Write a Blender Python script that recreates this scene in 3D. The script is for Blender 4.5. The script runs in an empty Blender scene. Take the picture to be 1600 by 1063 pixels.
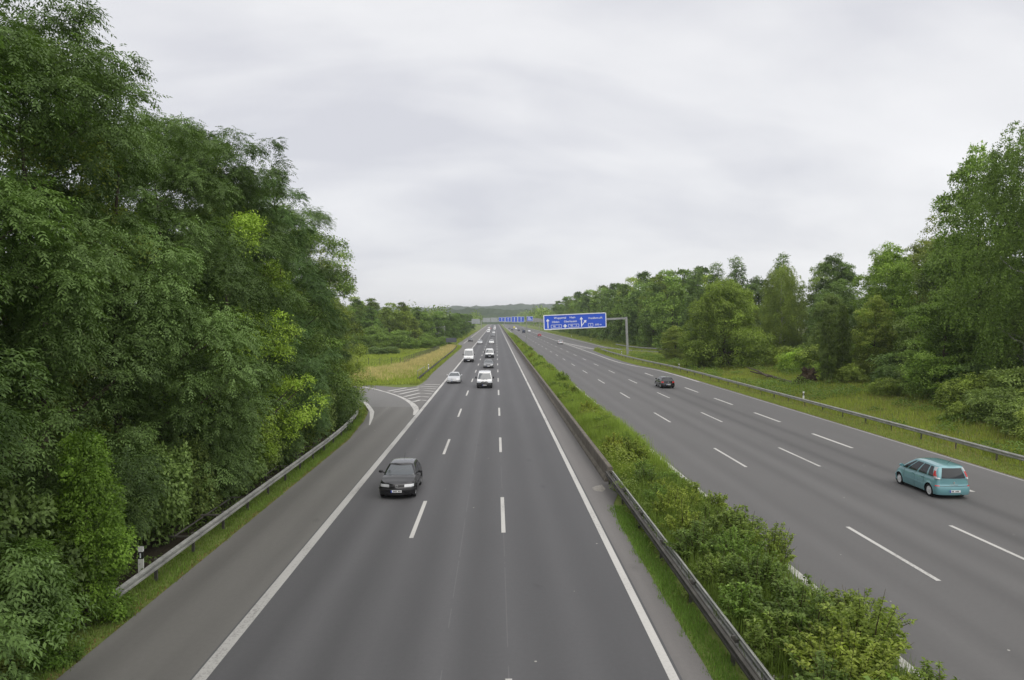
import bpy, bmesh, math, random
import numpy as np
from mathutils import Vector, Matrix

SC = bpy.context.scene
COL = SC.collection
R = math.radians

# ------------------------------------------------------------------ camera
cam = bpy.data.cameras.new('camera')
cam.lens = 36 * 1136 / 1600
cam.sensor_width = 36
cam.clip_start = 0.1
cam.clip_end = 20000
camo = bpy.data.objects.new('camera', cam)
COL.objects.link(camo)
camo.location = (0, 0, 8.7)
camo.rotation_euler = (R(90 - 1.639), 0, R(-1.26))
SC.camera = camo

# ------------------------------------------------------------------ sky, sun, exposure
SUN_EL, SUN_AZ = R(58), R(150)          # azimuth measured clockwise from +Y
w = bpy.data.worlds.new('World')
SC.world = w
w.use_nodes = True
nt = w.node_tree
nt.nodes.clear()
N = nt.nodes.new
Lk = nt.links.new
out = N('ShaderNodeOutputWorld')
sky = N('ShaderNodeTexSky')
sky.sky_type = 'NISHITA'
sky.sun_disc = False
sky.sun_elevation = SUN_EL
sky.sun_rotation = SUN_AZ
bg1 = N('ShaderNodeBackground')
bg1.inputs['Strength'].default_value = 0.10
Lk(sky.outputs[0], bg1.inputs['Color'])
tc = N('ShaderNodeTexCoord')
sep = N('ShaderNodeSeparateXYZ')
Lk(tc.outputs['Generated'], sep.inputs[0])
def wmath(op, a, b):
    n = N('ShaderNodeMath'); n.operation = op
    for i, v in enumerate((a, b)):
        if isinstance(v, (int, float)): n.inputs[i].default_value = v
        else: Lk(v, n.inputs[i])
    return n.outputs[0]
zz = wmath('ADD', wmath('MAXIMUM', sep.outputs[2], 0.0), 0.42)
cmb = N('ShaderNodeCombineXYZ')
Lk(wmath('DIVIDE', sep.outputs[0], zz), cmb.inputs[0])
Lk(wmath('DIVIDE', sep.outputs[1], zz), cmb.inputs[1])
def wnoise(scale, detail, dist, off):
    n = N('ShaderNodeTexNoise')
    n.inputs['Scale'].default_value = scale
    n.inputs['Detail'].default_value = detail
    n.inputs['Roughness'].default_value = 0.5
    n.inputs['Distortion'].default_value = dist
    m = N('ShaderNodeMapping'); m.inputs['Location'].default_value = off
    m.inputs['Scale'].default_value = (0.75, 1.35, 1)
    Lk(cmb.outputs[0], m.inputs[0]); Lk(m.outputs[0], n.inputs[0])
    return n.outputs[0]
cl = wmath('ADD', wmath('MULTIPLY', wnoise(0.95, 5, 0.6, (3.1, 1.7, 0)), 0.65),
           wmath('MULTIPLY', wnoise(3.0, 7, 0.4, (7.3, 2.2, 4)), 0.35))
rp = N('ShaderNodeValToRGB')
rp.color_ramp.elements[0].position = 0.37
rp.color_ramp.elements[0].color = (0.560, 0.563, 0.600, 1)
rp.color_ramp.elements[1].position = 0.63
rp.color_ramp.elements[1].color = (0.770, 0.768, 0.776, 1)
e = rp.color_ramp.elements.new(0.50); e.color = (0.690, 0.690, 0.706, 1)
Lk(cl, rp.inputs[0])
bg2 = N('ShaderNodeBackground')
bg2.inputs['Strength'].default_value = 1.0
Lk(rp.outputs[0], bg2.inputs['Color'])
mx = N('ShaderNodeMixShader')
mx.inputs[0].default_value = 0.93
Lk(bg1.outputs[0], mx.inputs[1]); Lk(bg2.outputs[0], mx.inputs[2])
Lk(mx.outputs[0], out.inputs['Surface'])

sl = bpy.data.lights.new('sun', 'SUN')
sl.energy = 1.5
sl.angle = R(80)
sl.color = (1.0, 0.96, 0.90)
so = bpy.data.objects.new('sun', sl)
COL.objects.link(so)
dv = Vector((math.sin(SUN_AZ) * math.cos(SUN_EL), math.cos(SUN_AZ) * math.cos(SUN_EL), math.sin(SUN_EL)))
so.rotation_euler = dv.to_track_quat('Z', 'Y').to_euler()
so.location = (0, -20, 60)

vs = SC.view_settings
vs.view_transform = 'Standard'
vs.look = 'None'
vs.exposure = 0.38
vs.gamma = 1.0
vs.use_curve_mapping = False
SC.cycles.max_bounces = 8
SC.cycles.transparent_max_bounces = 8
SC.cycles.volume_bounces = 0

# ------------------------------------------------------------------ materials
MATS = {}
def new_mat(name):
    m = bpy.data.materials.new(name); m.use_nodes = True
    t = m.node_tree; t.nodes.clear()
    return m, t
class NB:
    """small node builder"""
    def __init__(s, t): s.t = t
    def n(s, typ, **kw):
        x = s.t.nodes.new(typ)
        for k, v in kw.items(): setattr(x, k, v)
        return x
    def put(s, sock, v):
        if isinstance(v, bpy.types.NodeSocket): s.t.links.new(v, sock)
        elif isinstance(v, tuple) and len(v) == 3 and sock.type == 'RGBA': sock.default_value = (*v, 1)
        else: sock.default_value = v
    def math(s, op, a, b=0.0, c=0.0, clamp=False):
        x = s.n('ShaderNodeMath', operation=op, use_clamp=clamp)
        s.put(x.inputs[0], a); s.put(x.inputs[1], b); s.put(x.inputs[2], c)
        return x.outputs[0]
    def mix(s, f, a, b, blend='MIX'):
        x = s.n('ShaderNodeMix', data_type='RGBA', blend_type=blend)
        s.put(x.inputs[0], f); s.put(x.inputs[6], a); s.put(x.inputs[7], b)
        return x.outputs[2]
    def noise(s, vec, scale, detail=3, rough=0.5, dist=0.0):
        x = s.n('ShaderNodeTexNoise')
        s.put(x.inputs['Scale'], scale); s.put(x.inputs['Detail'], detail)
        s.put(x.inputs['Roughness'], rough); s.put(x.inputs['Distortion'], dist)
        if vec is not None: s.put(x.inputs['Vector'], vec)
        return x.outputs[0]
    def ramp(s, f, stops):
        x = s.n('ShaderNodeValToRGB'); r = x.color_ramp
        while len(r.elements) < len(stops): r.elements.new(0.5)
        for el, (p, c) in zip(r.elements, stops):
            el.position = p; el.color = (*c, 1) if len(c) == 3 else (c[0], c[0], c[0], 1)
        s.put(x.inputs[0], f)
        return x.outputs[0]
    def mapping(s, vec, scale=(1, 1, 1), loc=(0, 0, 0)):
        x = s.n('ShaderNodeMapping'); x.inputs['Scale'].default_value = scale; x.inputs['Location'].default_value = loc
        s.put(x.inputs[0], vec)
        return x.outputs[0]
    def obj(s): return s.n('ShaderNodeTexCoord').outputs['Object']
    def pos(s): return s.n('ShaderNodeNewGeometry').outputs['Position']
    def sepx(s, v):
        x = s.n('ShaderNodeSeparateXYZ'); s.put(x.inputs[0], v); return x.outputs
    def bump(s, h, strength, dist=0.02):
        x = s.n('ShaderNodeBump'); s.put(x.inputs['Height'], h)
        x.inputs['Strength'].default_value = strength; x.inputs['Distance'].default_value = dist
        return x.outputs[0]
    def bsdf(s, color, rough=0.6, metal=0.0, spec=0.5, coat=0.0, normal=None, **kw):
        x = s.n('ShaderNodeBsdfPrincipled')
        s.put(x.inputs['Base Color'], color); s.put(x.inputs['Roughness'], rough)
        s.put(x.inputs['Metallic'], metal); s.put(x.inputs['Specular IOR Level'], spec)
        s.put(x.inputs['Coat Weight'], coat); x.inputs['Coat Roughness'].default_value = 0.04
        if normal is not None: s.put(x.inputs['Normal'], normal)
        return x.outputs[0]
    def out(s, surf):
        o = s.n('ShaderNodeOutputMaterial'); s.t.links.new(surf, o.inputs['Surface'])

def simple(name, color, rough=0.5, metal=0.0, spec=0.5, coat=0.0, var=0.06, scale=6.0):
    """plain coat of one colour with a little grain and wear"""
    if name in MATS: return MATS[name]
    m, t = new_mat(name); b = NB(t)
    n = b.noise(b.obj(), scale, 5, 0.6)
    lo = tuple(max(0, c * (1 - var * 2)) for c in color); hi = tuple(min(1, c * (1 + var * 2)) for c in color)
    c = b.ramp(n, [(0.3, lo), (0.7, hi)])
    b.out(b.bsdf(c, rough, metal, spec, coat))
    MATS[name] = m
    return m

def asphalt(name, base, bands, tint=(1, 1, 1), seams=(), patch=0.10):
    """worn asphalt: stone grain, long tyre-polished bands at the given x positions, seams, pale specks"""
    m, t = new_mat(name); b = NB(t)
    p = b.pos(); X, Y, Z = b.sepx(p)
    g1 = b.noise(p, 60, 3, 0.7)
    g2 = b.noise(b.mapping(p, (1.0, 0.05, 1)), 2.2, 4, 0.6)
    g3 = b.noise(b.mapping(p, (1.0, 0.25, 1)), 0.30, 4, 0.6)
    v = b.math('MULTIPLY_ADD', g1, 0.62, 0.69)
    v = b.math('MULTIPLY', v, b.math('MULTIPLY_ADD', g2, patch * 2.2, 1 - patch * 1.1))
    v = b.math('MULTIPLY', v, b.math('MULTIPLY_ADD', g3, patch * 2, 1 - patch))
    g4 = b.noise(p, 7.0, 5, 0.65)
    v = b.math('MULTIPLY', v, b.math('MULTIPLY_ADD', g4, 0.24, 0.88))
    drip = b.n('ShaderNodeTexVoronoi'); drip.inputs['Scale'].default_value = 0.55; b.put(drip.inputs['Vector'], b.mapping(p, (1.0, 0.45, 1)))
    dk = b.math('MULTIPLY', b.math('SUBTRACT', 0.13, drip.outputs['Distance'], clamp=True), b.math('GREATER_THAN', b.noise(p, 0.21, 2), 0.50))
    v = b.math('MULTIPLY', v, b.math('SUBTRACT', 1.0, b.math('MULTIPLY', dk, 1.5)))
    wob = b.math('MULTIPLY', b.math('SUBTRACT', b.noise(b.mapping(p, (0, 0.02, 0)), 1.0, 2), 0.5), 0.5)
    xs = b.math('ADD', X, wob)
    for (cx, wd, amt) in bands:
        d = b.math('DIVIDE', b.math('SUBTRACT', xs, cx), wd)
        gss = b.math('POWER', 2.718, b.math('MULTIPLY', b.math('MULTIPLY', d, d), -1.0))
        v = b.math('MULTIPLY', v, b.math('MULTIPLY_ADD', gss, amt * 1.5, 1.0))
    for sx in seams:
        d = b.math('ABSOLUTE', b.math('SUBTRACT', b.math('ADD', X, b.math('MULTIPLY', wob, 0.15)), sx))
        ln = b.math('LESS_THAN', d, 0.014)
        ln = b.math('MULTIPLY', ln, b.math('GREATER_THAN', b.noise(b.mapping(p, (0.2, 0.5, 1)), 0.9, 3), 0.44))
        v = b.math('MULTIPLY_ADD', b.math('MULTIPLY', ln, v), 0.32, v)
    col = b.mix(1.0, tuple(base * c for c in tint), (1, 1, 1), 'MULTIPLY')
    x = b.n('ShaderNodeVectorMath', operation='SCALE'); b.put(x.inputs[0], col); b.put(x.inputs['Scale'], v)
    vor = b.n('ShaderNodeTexVoronoi'); vor.inputs['Scale'].default_value = 0.85; b.put(vor.inputs['Vector'], p)
    speck = b.math('MULTIPLY', b.math('LESS_THAN', vor.outputs['Distance'], 0.030),
                   b.math('GREATER_THAN', b.noise(p, 0.45, 2), 0.47))
    c2 = b.mix(speck, x.outputs[0], (0.42, 0.40, 0.37))
    b.out(b.bsdf(c2, b.math('MULTIPLY_ADD', g2, 0.2, 0.62), 0, 0.35, normal=b.bump(g1, 0.35, 0.012)))
    MATS[name] = m
    return m

def paint_mat(name='road_paint', col=(0.60, 0.585, 0.55), wear=0.50):
    m, t = new_mat(name); b = NB(t)
    p = b.pos()
    n = b.noise(p, 11, 6, 0.75); n2 = b.noise(b.mapping(p, (1, 0.2, 1)), 1.3, 3)
    k = b.math('MULTIPLY_ADD', n, 0.6, b.math('MULTIPLY', n2, 0.4))
    c = b.ramp(k, [(wear - 0.14, (0.19, 0.18, 0.17)), (wear - 0.03, tuple(x * 0.82 for x in col)), (0.75, col)])
    b.out(b.bsdf(c, 0.6, 0, 0.4))
    MATS[name] = m
    return m

def leaf_mat(name, dark, light, trans=0.28, rough=0.5):
    """leaf blades; the colour runs from one leaf to the next (face attribute) and from plant to plant (object colour)"""
    m, t = new_mat(name); b = NB(t)
    a = b.n('ShaderNodeAttribute', attribute_name='tint').outputs['Fac']
    c = b.ramp(a, [(0.0, dark), (0.62, light), (1.0, tuple(min(1, x * 1.5) for x in light))])
    oi = b.n('ShaderNodeObjectInfo').outputs['Color']
    c = b.mix(1.0, c, oi, 'MULTIPLY')
    s1 = b.bsdf(c, rough, 0, 0.22)
    tr = b.n('ShaderNodeBsdfTranslucent')
    c2 = b.mix(1.0, c, (1.15, 1.25, 0.6), 'MULTIPLY')
    b.put(tr.inputs[0], c2)
    mx = b.n('ShaderNodeMixShader'); mx.inputs[0].default_value = trans
    t.links.new(s1, mx.inputs[1]); t.links.new(tr.outputs[0], mx.inputs[2])
    b.out(mx.outputs[0])
    MATS[name] = m
    return m

def bark_mat(name, c0, c1, scale=5.0, zs=0.25):
    m, t = new_mat(name); b = NB(t)
    o = b.mapping(b.obj(), (1, 1, zs))
    n = b.noise(o, scale, 5, 0.65)
    b.out(b.bsdf(b.ramp(n, [(0.32, c0), (0.68, c1)]), 0.9, 0, 0.2, normal=b.bump(n, 0.6, 0.03)))
    MATS[name] = m
    return m

def paint_car(name, col, metal=0.0, rough=0.28, coat=1.0):
    return simple(name, col, rough, metal, 0.5, coat, 0.02, 3.0)

# ------------------------------------------------------------------ object helpers
def tag(o, label=None, cat=None, group=None, kind=None):
    if label: o['label'] = label
    if cat: o['category'] = cat
    if group: o['group'] = group
    if kind: o['kind'] = kind
    return o

def empty(name, loc=(0, 0, 0), rz=0.0):
    o = bpy.data.objects.new(name, None)
    o.empty_display_size = 0.3
    COL.objects.link(o); o.location = loc; o.rotation_euler = (0, 0, rz)
    return o

def link(name, me, parent=None, loc=None):
    o = bpy.data.objects.new(name, me)
    COL.objects.link(o)
    if parent is not None: o.parent = parent
    if loc is not None: o.location = loc
    return o

def mesh(name, verts, faces, mat=None, smooth=None):
    me = bpy.data.meshes.new(name)
    me.from_pydata([tuple(v) for v in verts], [], faces)
    if mat: me.materials.append(mat)
    if smooth is not None:
        me.polygons.foreach_set('use_smooth', [True] * len(me.polygons))
        if smooth < 180: me.set_sharp_from_angle(angle=R(smooth))
    me.update()
    return me

class MB:
    """collects verts and faces of one mesh"""
    def __init__(s): s.v = []; s.f = []
    def add(s, vs, fs):
        k = len(s.v); s.v += [tuple(v) for v in vs]; s.f += [tuple(i + k for i in f) for f in fs]
        return s
    def box(s, x0, x1, y0, y1, z0, z1):
        return s.add([(x0, y0, z0), (x1, y0, z0), (x1, y1, z0), (x0, y1, z0), (x0, y0, z1), (x1, y0, z1), (x1, y1, z1), (x0, y1, z1)],
                     [(0, 3, 2, 1), (4, 5, 6, 7), (0, 1, 5, 4), (1, 2, 6, 5), (2, 3, 7, 6), (3, 0, 4, 7)])
    def tube(s, pts, rad, n=6, cap=True):
        pts = [Vector(p) for p in pts]; rings = []
        for i, p in enumerate(pts):
            d = (pts[min(i + 1, len(pts) - 1)] - pts[max(i - 1, 0)]).normalized()
            a = d.cross(Vector((0.31, 0.95, 0.05)) if abs(d.z) > 0.7 else Vector((0, 0, 1))).normalized(); c = d.cross(a)
            r = rad[i] if isinstance(rad, (list, tuple)) else rad
            rings.append([p + a * r * math.cos(2 * math.pi * k / n) + c * r * math.sin(2 * math.pi * k / n) for k in range(n)])
        vs = [v for rg in rings for v in rg]; fs = []
        for i in range(len(rings) - 1):
            for k in range(n):
                fs.append((i * n + k, i * n + (k + 1) % n, (i + 1) * n + (k + 1) % n, (i + 1) * n + k))
        if cap: fs.append(tuple(range(n))[::-1]); fs.append(tuple(range((len(rings) - 1) * n, len(rings) * n)))
        return s.add(vs, fs)
    def grid(s, rows, flip=False, closed=False):
        m = len(rows[0]); vs = [v for r_ in rows for v in r_]; fs = []
        for i in range(len(rows) - 1):
            for k in range(m if closed else m - 1):
                q = (i * m + k, i * m + (k + 1) % m, (i + 1) * m + (k + 1) % m, (i + 1) * m + k)
                fs.append(q[::-1] if flip else q)
        return s.add(vs, fs)
    def xform(s, M):
        s.v = [tuple(M @ Vector(v)) for v in s.v]; return s
    def build(s, name, mat, parent=None, smooth=None, kind=None):
        o = link(name, mesh(name, s.v, s.f, mat, smooth), parent)
        if kind: o['kind'] = kind
        return o

def lerp_poly(pts, y):
    if y <= pts[0][0]: return pts[0][1]
    for (a, va), (b_, vb) in zip(pts, pts[1:]):
        if y <= b_: return va + (vb - va) * (y - a) / (b_ - a)
    return pts[-1][1]

def sm(a, b_, x):
    t = np.clip((x - a) / (b_ - a), 0, 1); return t * t * (3 - 2 * t)

def ribbon(pts, width, z, taper=None):
    """strip of the given width along a polyline in the ground plane"""
    P = [Vector((p[0], p[1], 0)) for p in pts]; L_, R_ = [], []
    for i, p in enumerate(P):
        d = (P[min(i + 1, len(P) - 1)] - P[max(i - 1, 0)]).normalized(); n = Vector((-d.y, d.x, 0))
        h = (taper[i] if taper else width) / 2
        L_.append((p.x + n.x * h, p.y + n.y * h, z)); R_.append((p.x - n.x * h, p.y - n.y * h, z))
    return MB().grid([R_, L_], flip=False)

def spline(pts, n=6):
    """Catmull-Rom through 2-D points"""
    out_ = []
    P = [pts[0]] + list(pts) + [pts[-1]]
    for i in range(1, len(P) - 2):
        p0, p1, p2, p3 = [np.array(q, float) for q in P[i - 1:i + 3]]
        for k in range(n):
            t = k / n
            out_.append(tuple(0.5 * ((2 * p1) + (-p0 + p2) * t + (2 * p0 - 5 * p1 + 4 * p2 - p3) * t * t + (-p0 + 3 * p1 - 3 * p2 + p3) * t ** 3)))
    out_.append(tuple(pts[-1]))
    return out_

# ------------------------------------------------------------------ ground
def vnoise(x, y, s, seed=0):
    """smooth pseudo-noise from a few sines, about -1..1"""
    r_ = np.random.RandomState(seed); v = 0
    for k in range(5):
        a, ph, f = r_.rand() * 6.283, r_.rand() * 6.283, s * (0.6 + 0.9 * r_.rand())
        v = v + np.sin((x * np.cos(a) + y * np.sin(a)) * f + ph)
    return v / 3.2

def ground_h(x, y):
    x = np.asarray(x, float); y = np.asarray(y, float)
    z = np.full(np.broadcast(x, y).shape, -0.04)
    near = 1 - sm(128, 165, y)
    z = z + near * sm(31.2, 46, x) * (0.9 + 0.25 * vnoise(x, y, 0.25, 1)) * sm(-5, 15, y)
    z = z + near * sm(46, 75, x) * 1.2
    med = sm(6.2, 7.2, x) * (1 - sm(8.8, 9.7, x))
    z = z + med * 0.22
    lf = sm(-24, -44, x) * 0 + (1 - sm(-46, -22, x))
    z = z + lf * sm(178, 250, y) * (1 - sm(420, 600, y)) * 3.4
    z = z + (1 - sm(-20, -12.5, x)) * (1 - sm(52, 66, y)) * 0.25 * (0.5 + 0.5 * vnoise(x, y, 0.5, 2))
    mead = (1 - sm(-15, -12, x)) * sm(112, 122, y) * (1 - sm(165, 180, y))
    z = z + mead * 0.15 * vnoise(x, y, 0.3, 3)
    return z

xs = np.concatenate([[-7000, -4000, -2500, -1500, -900, -500, -300, -200, -150], np.arange(-120, -12, 3.0), [-12, -10.4, -5, 0, 5, 6.2, 6.7, 7.2, 8.0, 8.8, 9.25, 9.7, 15, 22, 28.4],
                     np.arange(31, 90, 2.0), [95, 105, 120, 150, 200, 300, 500, 900, 1500, 2500, 4000, 7000]])
ys = np.concatenate([[-300, -120, -60], np.arange(-30, 280, 3.0), np.arange(280, 620, 12.0), [650, 720, 820, 1000, 1300, 1800, 2500, 4000, 7000, 9000]])
gx, gy = np.meshgrid(xs, ys)
gz = ground_h(gx, gy)
rows = [[(float(gx[j, i]), float(gy[j, i]), float(gz[j, i])) for i in range(len(xs))] for j in range(len(ys))]

m, t = new_mat('ground_soil_and_grass'); b = NB(t)
p = b.pos(); X, Y, Z = b.sepx(p)
n1 = b.noise(p, 0.35, 5, 0.6); n2 = b.noise(p, 6.0, 4, 0.7)
k = b.math('MULTIPLY_ADD', n2, 0.45, b.math('MULTIPLY', n1, 0.6))
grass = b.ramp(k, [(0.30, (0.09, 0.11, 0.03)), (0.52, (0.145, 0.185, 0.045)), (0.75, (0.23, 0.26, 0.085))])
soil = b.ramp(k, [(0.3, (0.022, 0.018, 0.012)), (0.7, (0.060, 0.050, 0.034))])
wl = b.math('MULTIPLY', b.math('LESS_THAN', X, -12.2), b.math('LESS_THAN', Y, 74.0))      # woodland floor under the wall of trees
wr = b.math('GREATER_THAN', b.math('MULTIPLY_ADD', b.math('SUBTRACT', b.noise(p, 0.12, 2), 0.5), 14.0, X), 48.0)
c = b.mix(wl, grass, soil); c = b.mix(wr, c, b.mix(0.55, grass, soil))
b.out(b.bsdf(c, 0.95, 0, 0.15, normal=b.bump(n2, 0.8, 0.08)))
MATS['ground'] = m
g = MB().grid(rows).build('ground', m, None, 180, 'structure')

# ------------------------------------------------------------------ roads
A_left = asphalt('asphalt_left', 0.094, [(-6.15, 0.40, -0.09), (-4.35, 0.40, -0.09), (-5.25, 0.35, 0.10), (-2.45, 0.40, -0.07), (-0.65, 0.40, -0.07),
                                         (-1.52, 0.38, 0.11), (1.35, 0.5, -0.05), (3.1, 0.5, -0.05), (2.2, 0.45, 0.05), (0.32, 0.3, 0.05), (-3.37, 0.3, 0.05)],
                  (0.985, 0.975, 1.0), seams=(-1.35, 0.30))
A_aux = asphalt('asphalt_auxiliary_lane', 0.138, [(-9.9, 0.4, -0.05), (-8.1, 0.45, -0.05), (-9.0, 0.5, 0.05), (-10.6, 0.25, 0.12)], (1.0, 0.965, 0.89), patch=0.12)
A_sh = asphalt('asphalt_shoulder', 0.150, [(5.7, 0.3, -0.20), (4.7, 0.25, 0.08)], (1.0, 0.945, 0.90), patch=0.16)
A_right = asphalt('asphalt_right', 0.122, [(11.6, 0.5, -0.04), (13.3, 0.5, -0.05), (12.5, 0.4, 0.04), (16.0, 0.45, -0.09), (17.9, 0.45, -0.08), (16.95, 0.4, 0.05),
                                           (20.5, 0.5, -0.17), (22.6, 0.5, -0.16), (21.5, 0.45, -0.03), (25.6, 0.8, 0.02), (27.6, 0.9, 0.05), (28.5, 0.3, 0.14), (10.0, 0.3, 0.12)],
                   (1.0, 0.970, 0.945), seams=(19.35,))
A_ramp = asphalt('asphalt_slip_road', 0.168, [], (1.0, 0.975, 0.93))
PAINT = paint_mat()
PAINT2 = paint_mat('road_paint_grey', (0.50, 0.49, 0.465), 0.50)

def strip(xa, xb, y0, y1, z=0.0, step=12):
    """sheet between two x-profiles (numbers or lists of (y, x))"""
    fa = xa if isinstance(xa, list) else [(y0, xa), (y1, xa)]
    fb = xb if isinstance(xb, list) else [(y0, xb), (y1, xb)]
    yy = sorted(set([y0, y1] + [q[0] for q in fa + fb if y0 <= q[0] <= y1] + list(np.arange(y0, min(y1, 200), step))))
    return MB().grid([[(lerp_poly(fa, y), y, z) for y in yy], [(lerp_poly(fb, y), y, z) for y in yy]], flip=True)

END = 1500
road_l = strip(-7.4, 4.5, -20, END).build('left_carriageway', A_left, kind='structure')
AUXL = [(-20, -10.62), (45, -10.62), (52.6, -10.63), (57.9, -11.01), (62, -11.27), (66.3, -11.73), (69.8, -12.2), (72.2, -12.68)]
aux = strip(AUXL, -7.4, -20, 72.2).build('auxiliary_lane', A_aux, kind='structure')
shl = strip(4.5, [(-20, 5.2), (31, 5.25), (34, 5.55), (36, 6.1), (END, 6.1)], -20, END).build('median_shoulder', A_sh, kind='structure')
RE = [(-20, 28.75), (112, 28.6), (125, 28.2), (138, 26.6), (150, 26.2), (188, 26.6), (205, 27.2)]
road_r = strip([(-20, 9.75), (205, 9.75)], RE, -20, 205).build('right_carriageway', A_right, kind='structure')
far_r = strip([(205, 9.75), (END, 9.75)], [(205, 34.6), (230, 34.6), (500, 33.6), (720, 32.5), (END, 31.0)], 205, END)
# the slip road joining from the right
far_r.add([(27.2, 205, 0), (29.6, 205, 0), (34, 195.5, 0), (42, 185.5, 0), (56, 176, 0), (75, 170, 0), (75, 182, 0), (56, 187, 0), (44.5, 195, 0), (37.5, 205, 0)],
          [(1, 9, 8, 2), (2, 8, 7, 3), (3, 7, 6, 4), (4, 6, 5)][:3] + [(4, 6, 5)])
far_r.add([(34.6, 205, 0), (37.5, 205, 0), (34.6, 230, 0)], [(0, 1, 2)])
far_road = far_r.build('right_carriageway_beyond_merge', A_right, kind='structure')

# slip road on the left that joins the auxiliary lane
RIN = spline([(-12.68, 72.2), (-13.51, 75.31), (-14.47, 77.84), (-15.44, 80.0), (-18.5, 83.2), (-25, 86.5), (-36, 89), (-60, 91)], 4)
ROUT = spline([(-7.4, 72.2), (-8.55, 74.96), (-9.23, 77.4), (-10.15, 80.25), (-11.36, 83.32), (-12.54, 85.78), (-14.62, 89.91), (-18.1, 95.5), (-25, 101.5), (-36, 106), (-60, 110)], 4)
def resample(pl, n):
    P = np.array(pl); d = np.r_[0, np.cumsum(np.hypot(*np.diff(P, axis=0).T))]; s = np.linspace(0, d[-1], n)
    return np.c_[np.interp(s, d, P[:, 0]), np.interp(s, d, P[:, 1])]
a_, b_ = resample(RIN, 40), resample(ROUT, 40)
slip = MB().grid([[(x, y, 0.0) for x, y in a_], [(x, y, 0.0) for x, y in b_]], flip=True).build('slip_road', A_ramp, kind='structure')
# painted island and hard shoulder beyond it
gl = [(-7.4, 72.2)] + [q for q in ROUT if q[1] > 72.5 and q[0] > -19]
gore_edge = [(-18.1, 96.6), (-15.5, 95.3), (-12.7, 93.0), (-11.2, 93.2), (-10.3, 94.6), (-10.0, 98), (-9.95, 104), (-7.4, 104)]
poly = [(x, y, 0.0) for x, y in gl] + [(x, y, 0.0) for x, y in gore_edge]
bm = bmesh.new(); bm.faces.new([bm.verts.new(q) for q in poly]); bmesh.ops.triangulate(bm, faces=bm.faces[:])
bmesh.ops.recalc_face_normals(bm, faces=bm.faces[:])
if bm.faces[:][0].normal.z < 0: bmesh.ops.reverse_faces(bm, faces=bm.faces[:])
me = bpy.data.meshes.new('painted_island'); bm.to_mesh(me); bm.free(); me.materials.append(A_sh2 := asphalt('asphalt_island', 0.150, [], (1.0, 0.955, 0.90), patch=0.16))
isl = link('painted_island', me); isl['kind'] = 'structure'
hs = strip([(104, -9.95), (120, -10.3), (222, -10.4), (238, -12.2), (262, -13.6), (END, -13.9)], -7.4, 104, END).build('hard_shoulder', A_sh2, kind='structure')

def mark(name, mb, parent, mat=None): return mb.build(name, mat or PAINT, parent)
ZP = 0.006
mark('edge_line', ribbon([(-7.17, -20), (-7.17, 69)], 0.34, ZP), road_l, PAINT2)
mark('edge_line', ribbon([(-7.17, 69), (-7.17, END)], 0.30, ZP), road_l)
mark('edge_line', ribbon([(4.30, -20), (4.30, END)], 0.24, ZP), road_l)
d6 = mesh('lane_dash', [(-.085, 0, ZP), (.085, 0, ZP), (.085, 5.9, ZP), (-.085, 5.9, ZP)], [(0, 1, 2, 3)], PAINT)
for x0, ph in ((-3.38, 10.8), (0.30, 11.45)):
    for k in range(32):
        link('lane_dash', d6, road_l, (x0, ph + k * 17.95, 0))
d7 = mesh('lane_dash', [(-.085, 0, ZP), (.085, 0, ZP), (.085, 6.3, ZP), (-.085, 6.3, ZP)], [(0, 1, 2, 3)], PAINT)
for x0, ph in ((14.72, 5.0), (19.15, 5.1)):
    for k in range(30):
        y = ph + k * 18.62
        link('lane_dash', d7, road_r if y < 200 else far_road, (x0, y, 0))
dw = mesh('block_dash', [(-.12, 0, ZP), (.12, 0, ZP), (.12, 6.2, ZP), (-.12, 6.2, ZP)], [(0, 1, 2, 3)], PAINT)
for k in range(9): link('block_dash', dw, road_r, (24.05, 11.0 + k * 12.45, 0))
mark('edge_line', ribbon([(10.28, -20), (10.28, END)], 0.30, ZP), road_r)
MR = spline([(28.15, 100), (28.05, 112), (27.5, 124), (25.6, 136), (24.6, 150), (24.6, 185), (24.5, 280)], 6)
mark('edge_line', ribbon([(28.42, -20), (28.42, 60), (28.15, 100)], 0.10, ZP), road_r, PAINT2)
mark('edge_line', ribbon(MR, 0.30, ZP), road_r)
mark('edge_line', ribbon([(24.5, 280), (24.4, 620)], 0.28, ZP), far_road)
mark('merge_line', ribbon([(28.9, 206), (27.2, 235), (24.75, 281)], 0.5, ZP), far_road)
mark('edge_line', ribbon([(42, 194.5), (36.5, 204), (33.9, 222), (33.2, 300), (32.7, 500), (31.8, 720)], 0.3, ZP), far_road)
for k in range(7):
    y = 214 + k * 8.2; xr = 28.6 - (y - 206) * 0.0535
    if xr - 24.9 > 0.5: mark('hatch_stripe', ribbon([(24.8, y + 3), (xr, y)], 0.9, ZP), far_road)
# island: boundary line and seven chevrons
rl = [(-7.46, 66.0), (-7.62, 69.5), (-8.0, 71.9), (-8.6, 74.7), (-9.25, 77.1), (-10.2, 80.1), (-11.4, 83.2), (-12.6, 85.8), (-14.7, 90.0), (-18.1, 95.2), (-25, 101), (-36, 105.5), (-60, 109.4)]
tp = [0.2, 0.5, 0.62, 0.56, 0.48, 0.40, 0.34, 0.30, .3, .3, .3, .3, .3]
mark('edge_line', ribbon(rl, 0.3, ZP, tp), isl)
mark('edge_line', ribbon([(x + 0.35, y - 0.25) for x, y in [(-10.75, 60), (-11.35, 64.5), (-12.0, 68.6), (-12.75, 71.6), (-13.6, 74.8), (-14.5, 77.4), (-15.5, 79.7), (-18.6, 82.8), (-25, 86), (-36, 88.6), (-60, 90.6)]], 0.3, ZP,
     [0.08, 0.3, .42, .45, .42, .38, .35, .3, .3, .3, .3]), slip)
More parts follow.
